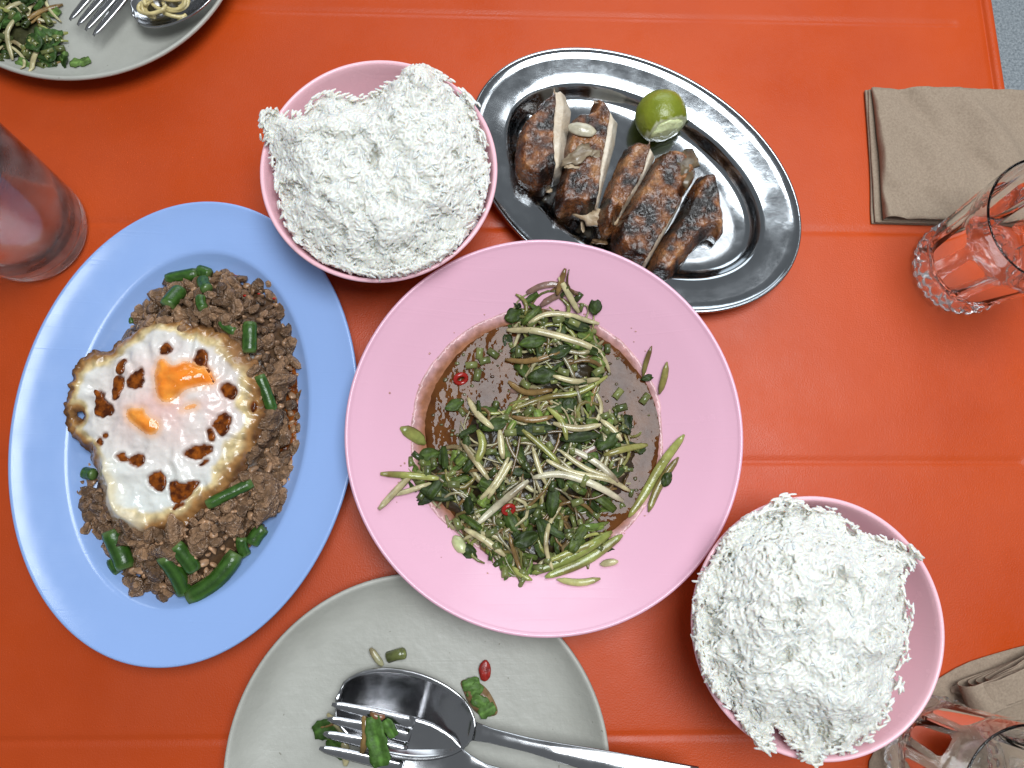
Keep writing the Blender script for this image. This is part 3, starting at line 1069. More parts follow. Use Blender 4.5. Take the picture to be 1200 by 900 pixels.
pools = [[(440, 185), (465, 152), (488, 185), (470, 195)], [(270, 250), (290, 210), (308, 215), (298, 255), (280, 260)], [(318, 300), (345, 265), (375, 250), (378, 310), (350, 320)], [(258, 345), (260, 280), (290, 278), (300, 310), (285, 335), (270, 352)],
         [(192, 405), (200, 360), (195, 330), (215, 335), (232, 372), (265, 390), (250, 408), (215, 415)], [(575, 215), (585, 185), (612, 185), (615, 225), (600, 240), (580, 235)], [(610, 240), (625, 250), (640, 290), (632, 295)],
         [(668, 318), (690, 305), (722, 318), (718, 350), (690, 358)], [(640, 450), (670, 420), (695, 420), (692, 465), (670, 490), (655, 470)], [(532, 560), (555, 540), (610, 530), (628, 545), (600, 570), (560, 578)],
         [(395, 655), (420, 632), (445, 630), (452, 655), (445, 695), (415, 685)], [(480, 675), (505, 665), (520, 680), (555, 662), (568, 675), (540, 715), (500, 738), (485, 715)], [(322, 585), (350, 565), (382, 575), (375, 600), (345, 608)],
         [(280, 570), (300, 558), (315, 570), (312, 588), (290, 590)], [(480, 765), (505, 745), (530, 742), (525, 755)], [(580, 600), (610, 580), (618, 590), (590, 605)], [(770, 400), (778, 368), (790, 372), (785, 405)], [(195, 515), (210, 500), (220, 520), (212, 532)],
         [(216, 492), (228, 482), (238, 492), (228, 506)], [(618, 478), (634, 470), (640, 490), (630, 512), (618, 500)]]
pools = [chaikin(VV(p, 0.034, Z8, OF8)[:, :2], 1) for p in pools]
pools = [resample(p.mean(0) + (p - p.mean(0)) * 1.25, 0.0006) for p in pools]
pools = [p + 0.0010 * np.column_stack([fbm(p, 420, 2, 1), fbm(p, 420, 2, 2)]) for p in pools]

yk = [[(430, 260), (440, 220), (465, 213), (490, 240), (515, 240), (525, 225), (565, 228), (605, 245), (635, 275), (632, 300), (590, 312), (540, 325), (512, 350), (490, 368), (455, 365), (435, 320)],
      [(315, 410), (330, 393), (360, 398), (390, 395), (400, 425), (440, 440), (440, 470), (415, 490), (390, 488), (355, 460), (325, 440)], [(522, 405), (545, 380), (580, 375), (575, 395), (545, 400)]]
yk = [chaikin(VV(pl, 0.036, Z8, OF8)[:, :2], 2) for pl in yk]
yk = [pl.mean(0) + (pl - pl.mean(0)) * (1.12 + 0.05 * fbm(pl, 200, 2, k))[:, None] for k, pl in enumerate(yk)]


def egg_z(P, d):
    t = smooth(d / 0.010)
    base_ = heap(P) * 0.35 + 0.0165
    z = base_ + 0.0026 * t
    z = z + (1 - t) * (0.0034 * fbm(P, 150, 3, 8) + 0.0012 * fbm(P, 420, 2, 9)) - 0.0022 * (1 - smooth(d / 0.004))
    z = z + t * (0.0012 * fbm(P, 80, 2, 12) + 0.0011 * (0.4 - np.abs(fbm(P, 120, 2, 13))) + 0.0005 * (0.4 - np.abs(fbm(P, 300, 1, 14))))
    for c, r_, h in ((yc1, 0.019, 0.0048), (yc2, 0.015, 0.0026), (film, 0.03, 0.0022)):
        z = z + h * np.exp(-((P - c) ** 2).sum(1) / r_ ** 2)
    # stretched ridges of the white
    q = P - film
    an = np.arctan2(q[:, 1], q[:, 0])
    rr_ = np.linalg.norm(q, axis=1)
    z = z + 0.0010 * np.sin(an * 12 + 6 * fbm(P, 60, 2, 3)) * smooth((rr_ - 0.018) / 0.02) * t
    z = z + 0.0034 * np.exp(-(edge_dist(P, fold, False) / 0.0042) ** 2) + 0.0010 * np.exp(-(edge_dist(P, fold, False) / 0.0016) ** 2)
    for pl in pools:
        di = edge_dist(P, pl)
        ii = inside(P, pl)
        z = z - np.where(ii, 0.0013 * smooth(di / 0.0012) + 0.0009, 0.0009 * (1 - smooth(di / 0.0016))) + np.where(ii, 0, 0.0005 * np.exp(-((di - 0.0014) / 0.0008) ** 2))
    return z


v, f, P, d = pillow(egg_out, 0.00105, egg_z, lambda P, d, z: z - 0.0006 - 0.0022 * smooth(d / 0.008), holes=[hole])
WHITE, CREAM, TOAST, BURN = np.array([0.70, 0.71, 0.67]), np.array([0.62, 0.48, 0.25]), np.array([0.33, 0.16, 0.05]), np.array([0.12, 0.050, 0.018])
an = np.arctan2(P[:, 1] - cpt[1], P[:, 0] - cpt[0])
nz = fbm(P, 110, 3, 21)
wd = 0.0104 + 0.0026 * np.cos(an + 0.3) + 0.0030 * fbm(np.column_stack([np.cos(an), np.sin(an)]), 3, 2, 4)
u = d / np.maximum(wd, 0.003) + 0.35 * nz
c = mixc(BURN, TOAST, smooth((u - 0.0) / 0.45))
c = c * (1 - smooth((u - 0.40) / 0.45))[:, None] + CREAM * smooth((u - 0.40) / 0.45)[:, None]
c = c * (1 + 0.45 * fbm(P, 420, 2, 77))[:, None]
s_ = smooth((u - 0.85) / 0.35)[:, None]
c = c * (1 - s_) + WHITE * s_
blu = smooth((fbm(P, 55, 2, 31) - 0.05) / 0.5)[:, None] * s_
c = c * (1 - 0.4 * blu) + np.array([0.58, 0.63, 0.62]) * 0.4 * blu
pk = (np.exp(-(((P - film) / [0.040, 0.032]) ** 2).sum(1)) * s_[:, 0] * np.clip(0.85 + 0.6 * fbm(P, 70, 2, 33), 0, 1))[:, None]
c = c * (1 - 0.75 * pk) + np.array([0.80, 0.43, 0.38]) * 0.75 * pk
br = V(278, 412, 0.034)[:2]
bk = np.exp(-(((P - br) / [0.010, 0.009]) ** 2).sum(1))[:, None] * np.clip(1 + nz, 0, 1)[:, None]
c = c * (1 - bk) + np.array([0.30, 0.15, 0.07]) * bk
fk = np.exp(-(edge_dist(P, fold, False) / 0.005) ** 2)[:, None] * 0.7
c = c * (1 - fk) + np.array([0.72, 0.66, 0.50]) * fk
for pl in yk:
    st = (np.exp(-(edge_dist(P, pl) / 0.0022) ** 2) * 0.5)[:, None]
    c = c * (1 - st) + np.array([0.84, 0.44, 0.22]) * st
for pl in pools:
    di = edge_dist(P, pl)
    st = np.where(inside(P, pl), 1, np.exp(-(di / 0.0007) ** 2) * 0.55)[:, None]
    c = c * (1 - st) + np.array([0.20, 0.05, 0.008]) * st
build('egg_white', v, f, M['egg'], egg, c)
for pl in pools:
    v, f, P, d = pillow(pl, 0.0008, lambda P, d: egg_z(P, np.full(len(P), 0.02)) * 0 + egg_z(P, np.full(len(P), 0.02)).max() - 0.0011 + 0.0003 * smooth(d / 0.001), lambda P, d, z: z - 0.0012)
    build('sauce_pool', v, f, M['soy'], egg)
for k, pl in enumerate(yk):
    v, f, P, d = pillow(pl, 0.0010, lambda P, d: egg_z(P, np.full(len(P), 0.02)) + 0.0017 * smooth(d / 0.006) - 0.00005, lambda P, d, z: z - 0.002)
    t = np.clip(0.5 + 0.7 * fbm(P, 120, 3, 50), 0, 1)
    c = mixc((0.78, 0.19, 0.012), (0.86, 0.34, 0.05), t)
    e_ = (1 - smooth(d / 0.0028))[:, None] * 0.7
    c = c * (1 - e_) + np.array([0.85, 0.52, 0.30]) * e_
    build('yolk', v, f, M['yolk'], egg, c)

# ------------------------------------------------------------------ grilled chicken and lime on the steel platter
Z7, OF7 = 0.2778, (580, 90)
slices = [
    ('thick grilled chicken slice with white cut face nearest the rice bowl',
     [(150, 165), (200, 105), (245, 75), (250, 130), (240, 230), (242, 330), (248, 412), (205, 455), (130, 440), (95, 410), (85, 350), (100, 250), (120, 200)],
     [(245, 75), (272, 45), (300, 62), (325, 130), (315, 220), (300, 300), (284, 395), (248, 412), (242, 330), (240, 230), (250, 130)], 0.031),
    ('grilled chicken slice with onion bits, second from the rice bowl',
     [(415, 112), (478, 150), (470, 230), (455, 310), (440, 400), (425, 545), (375, 560), (330, 545), (265, 572), (262, 450), (290, 400), (285, 310), (305, 230), (335, 150), (405, 150)],
     [(415, 112), (450, 116), (528, 165), (515, 260), (490, 350), (462, 450), (438, 555), (425, 545), (440, 400), (455, 310), (470, 230), (478, 150)], 0.027),
    ('narrow charred chicken slice in the middle of the five',
     [(560, 275), (600, 265), (650, 278), (645, 320), (620, 400), (580, 480), (530, 560), (500, 655), (455, 640), (440, 570), (470, 470), (520, 360)],
     [(650, 278), (690, 310), (650, 390), (615, 450), (570, 520), (530, 590), (530, 560), (580, 480), (620, 400), (645, 320)], 0.026),
    ('broad charred chicken slice touching the lime wedge',
     [(700, 310), (790, 305), (850, 370), (848, 420), (812, 465), (785, 515), (735, 600), (680, 690), (625, 788), (570, 770), (520, 720), (498, 660), (530, 590), (580, 510), (620, 440), (662, 370)],
     [(785, 515), (800, 510), (750, 605), (700, 690), (640, 795), (625, 788), (680, 690), (735, 600)], 0.027),
    ('dark end piece of grilled chicken farthest from the rice bowl',
     [(862, 410), (900, 388), (945, 400), (965, 470), (970, 540), (985, 600), (965, 665), (935, 640), (900, 650), (830, 730), (780, 800), (740, 840), (680, 832), (650, 800), (690, 720), (740, 630), (790, 560), (830, 480)], None, 0.025),
]
SK = [np.array(q) for q in ((0.012, 0.007, 0.005), (0.075, 0.024, 0.009), (0.19, 0.066, 0.020), (0.30, 0.13, 0.045))]


def skin_col(P, d, sd):
    n1, n2 = fbm(P, 150, 4, sd), fbm(P, 60, 3, sd + 5)
    u = np.clip(0.52 + 1.0 * n1 + 0.7 * n2, 0, 1) * 3
    c = np.zeros((len(P), 3))
    for k in range(3):
        w = np.clip(u - k, 0, 1) if k else np.clip(u, 0, 1)
        c = SK[0] * (1 - w)[:, None] + SK[1] * w[:, None] if k == 0 else c * (1 - w)[:, None] + SK[k + 1] * w[:, None]
    char = smooth((0.5 - d / 0.006) + 0.7 * n2)[:, None] * 0.7
    return c * (1 - char) + SK[0] * char


for k, (lab, sp, cp, zt) in enumerate(slices):
    sp_w = resample(chaikin(VV(sp, 0.022, Z7, OF7)[:, :2], 1), 0.0011)
    sp_w = sp_w + 0.0007 * np.column_stack([fbm(sp_w, 300, 2, k), fbm(sp_w, 300, 2, k + 3)])
    cen_ = sp_w.mean(0)
    sp_w = cen_ + (sp_w - cen_) * 1.03
    t_ = thing('chicken_slice', lab, 'chicken', (*cen_, 0.002), group='slices of grilled chicken')
    split = None
    if cp is not None:
        cp_w = VV(cp, 0.022, Z7, OF7)[:, :2]
        nsp = {0: 5, 1: 6, 2: 5, 3: 4}[k]
        ids = {0: [0, 10, 9, 8, 7], 1: [0, 11, 10, 9, 8, 7], 2: [0, 9, 8, 7, 6], 3: [0, 7, 6, 5]}[k]
        split = cp_w[ids]

    def sz(P, d):
        dd = d
        if split is not None:
            bq = sp_w[edge_dist(sp_w, split, False) > 0.0022]
            dd = np.sqrt(((P[:, None, :] - bq[None]) ** 2).sum(2)).min(1)
        return zt - 0.013 * (1 - smooth(dd / 0.0060)) ** 1.6 + 0.0016 * fbm(P, 95, 4, k + 60) + 0.0014 * np.abs(fbm(P, 260, 3, k + 70)) - (0.002 if k == 4 else 0)
    v, f, P, d = pillow(sp_w, 0.0008, sz, lambda P, d, z: 0.0022 + 0 * d)
    build('skin', v, f, M['skin'], t_, skin_col(P, d, k * 11 + 2))
    if cp is not None:
        cw = resample(cp_w, 0.0009)

        def mz(P, d):
            ds = edge_dist(P, split, False)
            do = np.minimum(edge_dist(P, cw), 1)
            far = np.clip(ds / (ds + do + 1e-6), 0, 1)
            return zt - 0.0006 - 0.014 * far ** 1.5 + 0.0016 * fbm(P, 95, 4, k + 60) * (1 - far) + 0.0007 * fbm(P * [1, 1], 220, 3, k + 80)
        v, f, P, d = pillow(cw, 0.0008, mz, lambda P, d, z: 0.0022 + 0 * d)
        t = np.clip(0.5 + 0.7 * fbm(P, 160, 3, k + 90), 0, 1)
        c = mixc((0.50, 0.40, 0.29), (0.66, 0.59, 0.49), t)
        e_ = (1 - smooth(edge_dist(P, split, False) / 0.0012))[:, None] * 0.6
        c = c * (1 - e_) + np.array([0.22, 0.10, 0.04]) * e_
        build('meat', v, f, M['meat'], t_, c)


def lump(name, px, py, z, r_, an, mat, cols, parent=None, seed=1, rot=None, base=ICO3, amp=0.5, **kw):
    if amp > 0.4:
        v, f = pmesh[10 + seed % 4][0] * np.array(an) * (1 + 0.45 * fbm(pmesh[10 + seed % 4][0], 1.6, 2, seed))[:, None], ICO3[1]
    else:
        v, f = bumpy(ICO3, seed, 1.3, amp, an)
    t = np.clip(0.5 + 1.1 * fbm(v, 3, 3, seed), 0, 1)
    w = V(px, py, z)
    o = place(name, raw_mesh(name, v * r_, f, mat, mixc(cols[0], cols[1], t)), w, parent, rot)
    return setp(o, **kw)


TAN = ((0.22, 0.15, 0.09), (0.42, 0.33, 0.22))
lump('chicken_scrap', 622, 128, 0.014, 0.0058, (1.3, 0.9, 0.8), M['skin'], ((0.008, 0.006, 0.005), (0.035, 0.02, 0.012)), seed=3, label='small black charred scrap at the corner of the thickest slice', cat='chicken')
lump('onion_piece', 682, 152, 0.029, 0.0068, (1.45, 0.7, 0.4), M['veg'], ((0.36, 0.32, 0.22), (0.52, 0.47, 0.36)), seed=5, rot=(0, 0, -0.25), amp=0.2, label='pale oval onion piece lying on the second chicken slice', cat='onion')
lump('chicken_scrap', 676, 182, 0.029, 0.0070, (1.1, 0.8, 0.5), M['pork'], TAN, seed=8, rot=(0, 0, 0.5), base=ICO3, label='tan chicken scrap lying on the second slice below the onion', cat='chicken')
lump('chicken_scrap', 696, 180, 0.028, 0.0042, (1.2, 0.7, 0.6), M['pork'], TAN, seed=9, label='small tan chicken crumb right of the larger scrap', cat='chicken')
lump('chicken_scrap', 669, 196, 0.028, 0.0034, (1.3, 0.7, 0.6), M['pork'], TAN, seed=10, label='tiny pale crumb below the tan scrap on the second slice', cat='chicken')
lump('chicken_scrap', 702, 255, 0.012, 0.0080, (1.35, 0.9, 0.7), M['meat'], ((0.30, 0.20, 0.11), (0.56, 0.45, 0.31)), seed=12, rot=(0, 0, -0.3), base=ICO3, label='pale torn chicken chunk at the foot of the middle slice', cat='chicken')
lump('chicken_scrap', 682, 262, 0.006, 0.0045, (0.5, 1.3, 0.6), M['pork'], TAN, seed=13, label='thin tan sliver on the steel left of the pale chunk', cat='chicken')
lump('chicken_scrap', 702, 284, 0.005, 0.0038, (1.2, 0.8, 0.6), M['pork'], ((0.06, 0.035, 0.02), (0.20, 0.12, 0.06)), seed=14, label='dark crumb on the steel next to the pink plate edge', cat='chicken')
lump('chicken_scrap', 641, 222, 0.006, 0.0032, (1.2, 0.9, 0.7), M['pork'], TAN, seed=15, label='small crumb on the steel under the thickest slice', cat='chicken')
lump('chicken_scrap', 800, 195, 0.024, 0.0085, (0.9, 1.2, 0.7), M['pork'], ((0.10, 0.06, 0.03), (0.36, 0.26, 0.15)), seed=16, base=ICO3, rot=(0, 0, 0.5), label='tan fatty knob on the corner of the slice touching the lime', cat='chicken')

lc = V(774, 139, 0.016)
lime = thing('lime_wedge', 'squeezed green lime wedge standing behind the chicken on steel platter', 'lime', (lc[0], lc[1], 0.002))
bm = bmesh.new()
bmesh.ops.create_uvsphere(bm, u_segments=40, v_segments=24, radius=1)
v = np.array([tuple(x.co) for x in bm.verts])
f = [tuple(x.index for x in fc.verts) for fc in bm.faces]
bm.free()
nrm = np.array([0.30, -0.86, 0.05]); nrm /= np.linalg.norm(nrm)
u = v @ nrm
cut = 0.52 + 0.05 * fbm(v, 3, 2, 5)
over = np.maximum(u - cut, 0)
v2 = v - nrm * over[:, None] * 0.93
v2 = v2 * (1 + 0.05 * fbm(v, 1.6, 2, 8))[:, None]
gcol = mixc((0.14, 0.17, 0.008), (0.22, 0.245, 0.02), np.clip(0.5 + 0.6 * fbm(v, 2.2, 3, 4), 0, 1))
k_ = smooth((over - 0.0) / 0.03)[:, None]
gcol = gcol * (1 - k_) + np.array([0.62, 0.64, 0.42]) * k_
S = np.array([0.0168, 0.0178, 0.0158])
build('peel', v2 * S + [lc[0], lc[1], 0.0178], f, M['lime'], lime, gcol)
fl, ff = bumpy(ICO3, 4, 2.5, 0.25, (1, 1, 0.28))
q = Vector(nrm).to_track_quat('Z', 'Y').to_matrix()
fl = (fl * 0.0115) @ np.array(q).T + np.array([lc[0], lc[1], 0.0178]) + nrm * S * 0.56
build('flesh', fl, ff, M['lime_flesh'], lime)

# ------------------------------------------------------------------ salad in the pink plate
BZ = 0.0158
PR = [(0.0, 0.0057), (0.0448, 0.006), (0.0588, 0.0092), (0.0648, 0.0118), (0.0728, 0.0158), (0.0808, 0.0204), (0.0888, 0.0254), (0.0968, 0.0308), (0.1048, 0.0363), (0.1112, 0.0401)]


def plate_z(p):
    r_ = np.linalg.norm(p - PC, axis=1)
    return np.interp(r_, [a for a, _ in PR], [b_ for _, b_ in PR])


salad = thing('mixed_salad', 'shredded green mango and herb salad soaking in brown dressing', 'salad', (*PC, 0.006))
bp_ = [(PC[0] + (0.0735 + 0.0016 * math.sin(3 * t + 1) + 0.0012 * math.sin(7 * t) + 0.0007 * math.sin(17 * t)) * math.cos(t), PC[1] + (0.0735 + 0.0016 * math.sin(3 * t + 1) + 0.0012 * math.sin(7 * t) + 0.0007 * math.sin(17 * t)) * math.sin(t)) for t in np.linspace(0, 2 * math.pi, 120, endpoint=False)]
v, f, P, d = pillow(np.array(bp_), 0.003, lambda P, d: BZ - 0.0008 * (1 - smooth(d / 0.002)), lambda P, d, z: np.minimum(plate_z(P) - 0.0006, z - 0.0002))
build('dressing', v, f, M['broth'], salad)
th_ = np.linspace(0, 2 * math.pi, 200, endpoint=False)
fr_ = 0.0775 + 0.0030 * fbm(np.column_stack([np.cos(th_), np.sin(th_)]), 2.2, 4, 6) + 0.003 * np.cos(th_ - 2.9)
fpl = PC + fr_[:, None] * np.column_stack([np.cos(th_), np.sin(th_)])
v, f, P, d = pillow(fpl, 0.0016, lambda P, d: plate_z(P) + 0.00035 * smooth(d / 0.0012) + 0.0001, lambda P, d, z: plate_z(P) - 0.0006)
build('dressing_film', v, f, M['scrap'], salad, mixc((0.62, 0.36, 0.38), (0.30, 0.12, 0.06), np.clip(d / 0.006 + 0.4 * fbm(P, 150, 3, 2), 0, 1)))
# droplets of oil and bits floating on the dressing, specks splashed on the rim
jd = Joined()
rd = np.random.default_rng(9)
for k in range(150):
    a, r_ = rd.uniform(0, 6.283), 0.070 * math.sqrt(rd.uniform(0.1, 1))
    w_ = rd.uniform(0.0004, 0.0016)
    c_ = PC + r_ * np.array([math.cos(a), math.sin(a)])
    v, f = bumpy(ICO2 if w_ > 0.001 else ICO1, k, 1.0, 0.35, (1, rd.uniform(0.6, 1), 0.35))
    jd.add(v * w_ + [c_[0], c_[1], BZ], f, mixc((0.05, 0.02, 0.008), (0.10, 0.10, 0.03), [rd.uniform()])[0])
for k in range(45):
    a = rd.uniform(0, 6.283)
    r_ = 0.074 + abs(rd.normal(0, 0.010))
    w_ = rd.uniform(0.0003, 0.0009)
    c_ = PC + min(r_, 0.105) * np.array([math.cos(a), math.sin(a)])
    v, f = bumpy(ICO1, k, 1.0, 0.4, (1, rd.uniform(0.5, 1), 0.3))
    jd.add(v * w_ + [c_[0], c_[1], float(plate_z(c_[None])[0]) + 0.0001], f, (0.48, 0.25, 0.20))
jd.build('floating_bits', M['scrap'], salad, kind='stuff')

SP = [np.array(chaikin(VV(p, 0.024)[:, :2], 1)) for p in (
    [(650, 330), (690, 350), (702, 380), (724, 410), (716, 450), (690, 468), (650, 480), (612, 470), (600, 440), (592, 380), (602, 348)],
    [(548, 462), (600, 468), (690, 455), (735, 480), (765, 530), (742, 585), (700, 605), (560, 620), (525, 560), (532, 500)],
    [(484, 530), (540, 520), (580, 590), (640, 685), (600, 685), (540, 645), (495, 585), (468, 575), (470, 548)],
    [(540, 598), (700, 590), (722, 625), (712, 655), (660, 672), (628, 690), (570, 660)])]
SH = [0.0080, 0.0100, 0.0085, 0.0095]


def salad_z(p):
    z = np.maximum(plate_z(p), BZ - 0.001)
    for pl, h in zip(SP, SH):
        z = np.maximum(z, np.where(inside(p, pl), BZ - 0.001 + h * smooth(edge_dist(p, pl) / 0.018) ** 0.7, 0))
    return z


jw = Joined()
for pl, h in zip(SP, SH):
    v, f, P, d = pillow(pl, 0.002, lambda P, d: salad_z(P) - 0.0035 + 0.0022 * fbm(P, 260, 2, 3), lambda P, d, z: np.minimum(plate_z(P), z - 0.0005) - 0.0004)
    jw.add(v, f, (0.030, 0.020, 0.008))
jw.build('salad_base', M['scrap'], salad, kind='stuff')
CRM, YGR, SOK, GRN = (0.50, 0.44, 0.24), (0.30, 0.31, 0.085), (0.24, 0.145, 0.05), (0.11, 0.18, 0.035)


def strand(path, w, col, parent, zf, lift=0.0015, flat=0.55, name='shred', tip=0.45, sd=0):
    p = chaikin(np.asarray(path, float)[:, :2], 2, False)
    p = resample(p, 0.0035, False)
    n = len(p)
    z = zf(p)
    # stiff strands bridge the dips
    z = np.maximum(z, np.convolve(np.pad(z, 2, 'edge'), np.ones(5) / 5, 'valid'))
    t = np.linspace(0, 1, n)
    r_ = w * (tip + (1 - tip) * np.clip(np.sin(t * math.pi), 0, 1) ** 0.4)
    v, f = tube(np.column_stack([p, z + lift]), r_, 7, flat)
    c = np.tile(np.asarray(col, float), (len(v), 1))
    nz_ = fbm(v, 260, 2, sd)
    c = c * (1 + 0.25 * nz_)[:, None]
    st = np.clip(fbm(v, 90, 2, sd + 3) * 1.3 + 0.05, 0, 0.75)[:, None]
    c = c * (1 - st) + np.array([0.12, 0.065, 0.02]) * st
    return build(name, v, f, M['veg'], parent, np.clip(c, 0.004, 1))


def rand_in(polys, n, r):
    out = []
    ar = np.array([np.prod(pl.max(0) - pl.min(0)) for pl in polys])
    while len(out) < n:
        pl = polys[r.choice(len(polys), p=ar / ar.sum())]
        p = r.uniform(pl.min(0), pl.max(0))
        if inside(p[None], pl)[0]: out.append(p)
    return np.array(out)


def leaf_piece(parent, x, y, z, L, W, ang, sd, col=(0.022, 0.036, 0.006), tilt=0.3, oval_=False):
    n, m_ = 9, 7
    u_, w_ = np.meshgrid(np.linspace(-1, 1, n), np.linspace(-1, 1, m_), indexing='ij')
    lr = np.random.default_rng(sd)
    wid = ((1 - 0.85 * np.abs(u_ * 0.97) ** 2.2) if oval_ else (1 - 0.35 * np.abs(u_) ** 4)) * (1 + 0.08 * lr.normal(size=(n, 1)) * np.abs(w_))
    X, Y = u_ * L, w_ * W * wid
    Z = 0.22 * W * np.abs(w_) * lr.uniform(-1, 1.2) + 0.25 * L * lr.uniform(-1, 0.4) * u_ ** 2 + 0.14 * W * np.sin(4 * u_ + lr.uniform(0, 6)) * np.sin(3.5 * w_ + lr.uniform(0, 6))
    tx, ty = lr.uniform(-tilt, tilt, 2)
    Z = Z + tx * X + ty * Y
    ca, sa = math.cos(ang), math.sin(ang)
    g = np.stack([x + X * ca - Y * sa, y + X * sa + Y * ca, z + Z], 2)
    v, f = shell(g, 0.00035)
    base_ = np.array(col) * lr.uniform(0.6, 1.9)
    c = np.tile(base_, (len(v), 1)) * (1 + 0.3 * fbm(v, 300, 2, sd % 50))[:, None]
    mid = np.tile((np.abs(w_) < 0.1).ravel(), 2)
    c[mid] = c[mid] * 1.7
    return build('leaf', v, f, M['leaf'], parent, np.clip(c, 0.003, 1))


def stem_piece(parent, x, y, z, L, r_, ang, sd, name='stem_piece', tilt=0.5):
    lr = np.random.default_rng(sd)
    tl = lr.uniform(-tilt, tilt)
    d_ = np.array([math.cos(ang) * math.cos(tl), math.sin(ang) * math.cos(tl), math.sin(tl)])
    c0 = np.array([x, y, z])
    p = [c0 - d_ * L, c0 + lr.normal(0, 0.06, 3) * L, c0 + d_ * L]
    v, f = tube(p, [r_, r_ * 0.96, r_], 9, 0.85, cap=False)
    # hollow ends
    n = len(v)
    v2, f2 = tube(p, [r_ * 0.6, r_ * 0.6, r_ * 0.6], 9, 0.85, cap=False)
    v = np.concatenate([v, v2])
    f = f + [tuple(i + n for i in q[::-1]) for q in f2]
    for e in (0, 18):
        for j in range(9):
            k = (j + 1) % 9
            q = (e + j, e + k, n + e + k, n + e + j)
            f.append(q if e else q[::-1])
    base_ = mixc((0.028, 0.045, 0.010), (0.17, 0.185, 0.06), [lr.uniform(0, 1)])[0]
    c = np.concatenate([np.tile(base_, (n, 1)), np.tile(base_ * 1.3, (len(v2), 1))])
    return build(name, v, f, M['veg'], parent, c)


r5 = np.random.default_rng(51)
# loose random layer first, then the strands that can be picked out in the photograph
for k, p in enumerate(rand_in(SP, 250, r5)):
    a = r5.normal(-0.5, 0.9)
    L = r5.uniform(0.010, 0.030)
    cv = r5.uniform(-0.5, 0.5)
    cv *= 2.2
    for _ in range(4):
        q = [p + L * np.array([math.cos(a + s * cv), math.sin(a + s * cv)]) * s for s in (-1, -0.4, 0.3, 1)]
        if any(inside(np.array([q[0]]), pl)[0] for pl in SP) and any(inside(np.array([q[3]]), pl)[0] for pl in SP): break
        L *= 0.7
        a += 0.7
    col = [CRM, YGR, SOK, CRM, CRM, YGR, SOK][r5.integers(0, 7)]
    strand(q, r5.uniform(0.0006, 0.0016), np.array(col) * r5.uniform(0.30, 0.95), salad, salad_z, r5.uniform(-0.0028, 0.0015), sd=k)
for k, p in enumerate(rand_in(SP, 170, r5)):
    z = float(salad_z(p[None])[0])
    stem_piece(salad, p[0], p[1], z + r5.uniform(-0.001, 0.0022), r5.uniform(0.0016, 0.0038), r5.uniform(0.0012, 0.0023), r5.uniform(0, 6.28), 300 + k)
for k, p in enumerate(rand_in(SP, 150, r5)):
    z = float(salad_z(p[None])[0])
    leaf_piece(salad, p[0], p[1], z + r5.uniform(-0.001, 0.002), r5.uniform(0.0035, 0.0090), r5.uniform(0.0012, 0.0034), r5.uniform(0, 6.28), 500 + k, col=[(0.016, 0.026, 0.005), (0.034, 0.054, 0.009), (0.062, 0.088, 0.016)][k % 3])
Z3, OF3, OF4 = 0.4, (400, 280), (400, 440)
hero = [([(485, 258), (580, 268), (690, 298), (765, 328)], 10, CRM), ([(550, 245), (600, 215), (680, 222), (760, 242)], 8, CRM), ([(635, 120), (668, 165), (698, 212)], 9, CRM), ([(652, 100), (640, 135), (632, 165)], 8, SOK), ([(370, 460), (398, 515), (446, 556)], 9, CRM),
        ([(500, 497), (600, 456), (700, 452), (785, 395)], 8, YGR), ([(605, 492), (650, 535), (660, 590)], 8, YGR), ([(560, 700), (640, 684), (740, 718), (832, 768)], 10, (0.60, 0.55, 0.38)), ([(548, 708), (470, 770), (398, 835)], 10, (0.56, 0.51, 0.36)),
        ([(600, 648), (680, 690), (780, 700), (852, 738)], 8, CRM), ([(668, 614), (740, 648), (812, 712)], 9, (0.56, 0.51, 0.36)), ([(212, 682), (160, 740), (118, 792)], 9, CRM), ([(120, 690), (200, 692), (285, 702)], 9, YGR), ([(150, 752), (200, 738), (260, 715)], 7, CRM),
        ([(350, 590), (392, 650), (432, 705)], 8, CRM), ([(464, 560), (468, 610), (474, 645)], 9, CRM), ([(760, 530), (800, 560), (822, 592)], 8, CRM), ([(768, 634), (840, 612), (905, 600)], 9, YGR), ([(490, 640), (450, 720), (400, 770)], 7, CRM),
        ([(500, 650), (470, 700), (430, 760)], 7, CRM), ([(560, 610), (580, 680), (600, 720)], 7, CRM), ([(400, 560), (420, 600), (395, 660)], 11, YGR), ([(530, 560), (590, 610), (640, 660)], 8, YGR), ([(360, 850), (420, 880), (480, 930)], 9, CRM),
        ([(620, 540), (690, 560), (760, 545)], 9, CRM), ([(640, 620), (720, 680), (800, 700)], 7, CRM), ([(500, 520), (560, 535), (620, 520)], 8, SOK), ([(490, 410), (540, 450), (620, 440)], 9, SOK), ([(480, 345), (560, 360), (640, 330)], 8, SOK), ([(620, 400), (690, 420), (760, 405)], 8, CRM)]
for k, (pts_, w, col) in enumerate(hero):
    zz = 0.026
    q = VV(pts_, zz, Z3, OF3)
    strand(q, w * Z3 * 0.465 / 900 * 1.15, np.array(col) * 0.92, salad, salad_z, 0.0022, sd=200 + k)
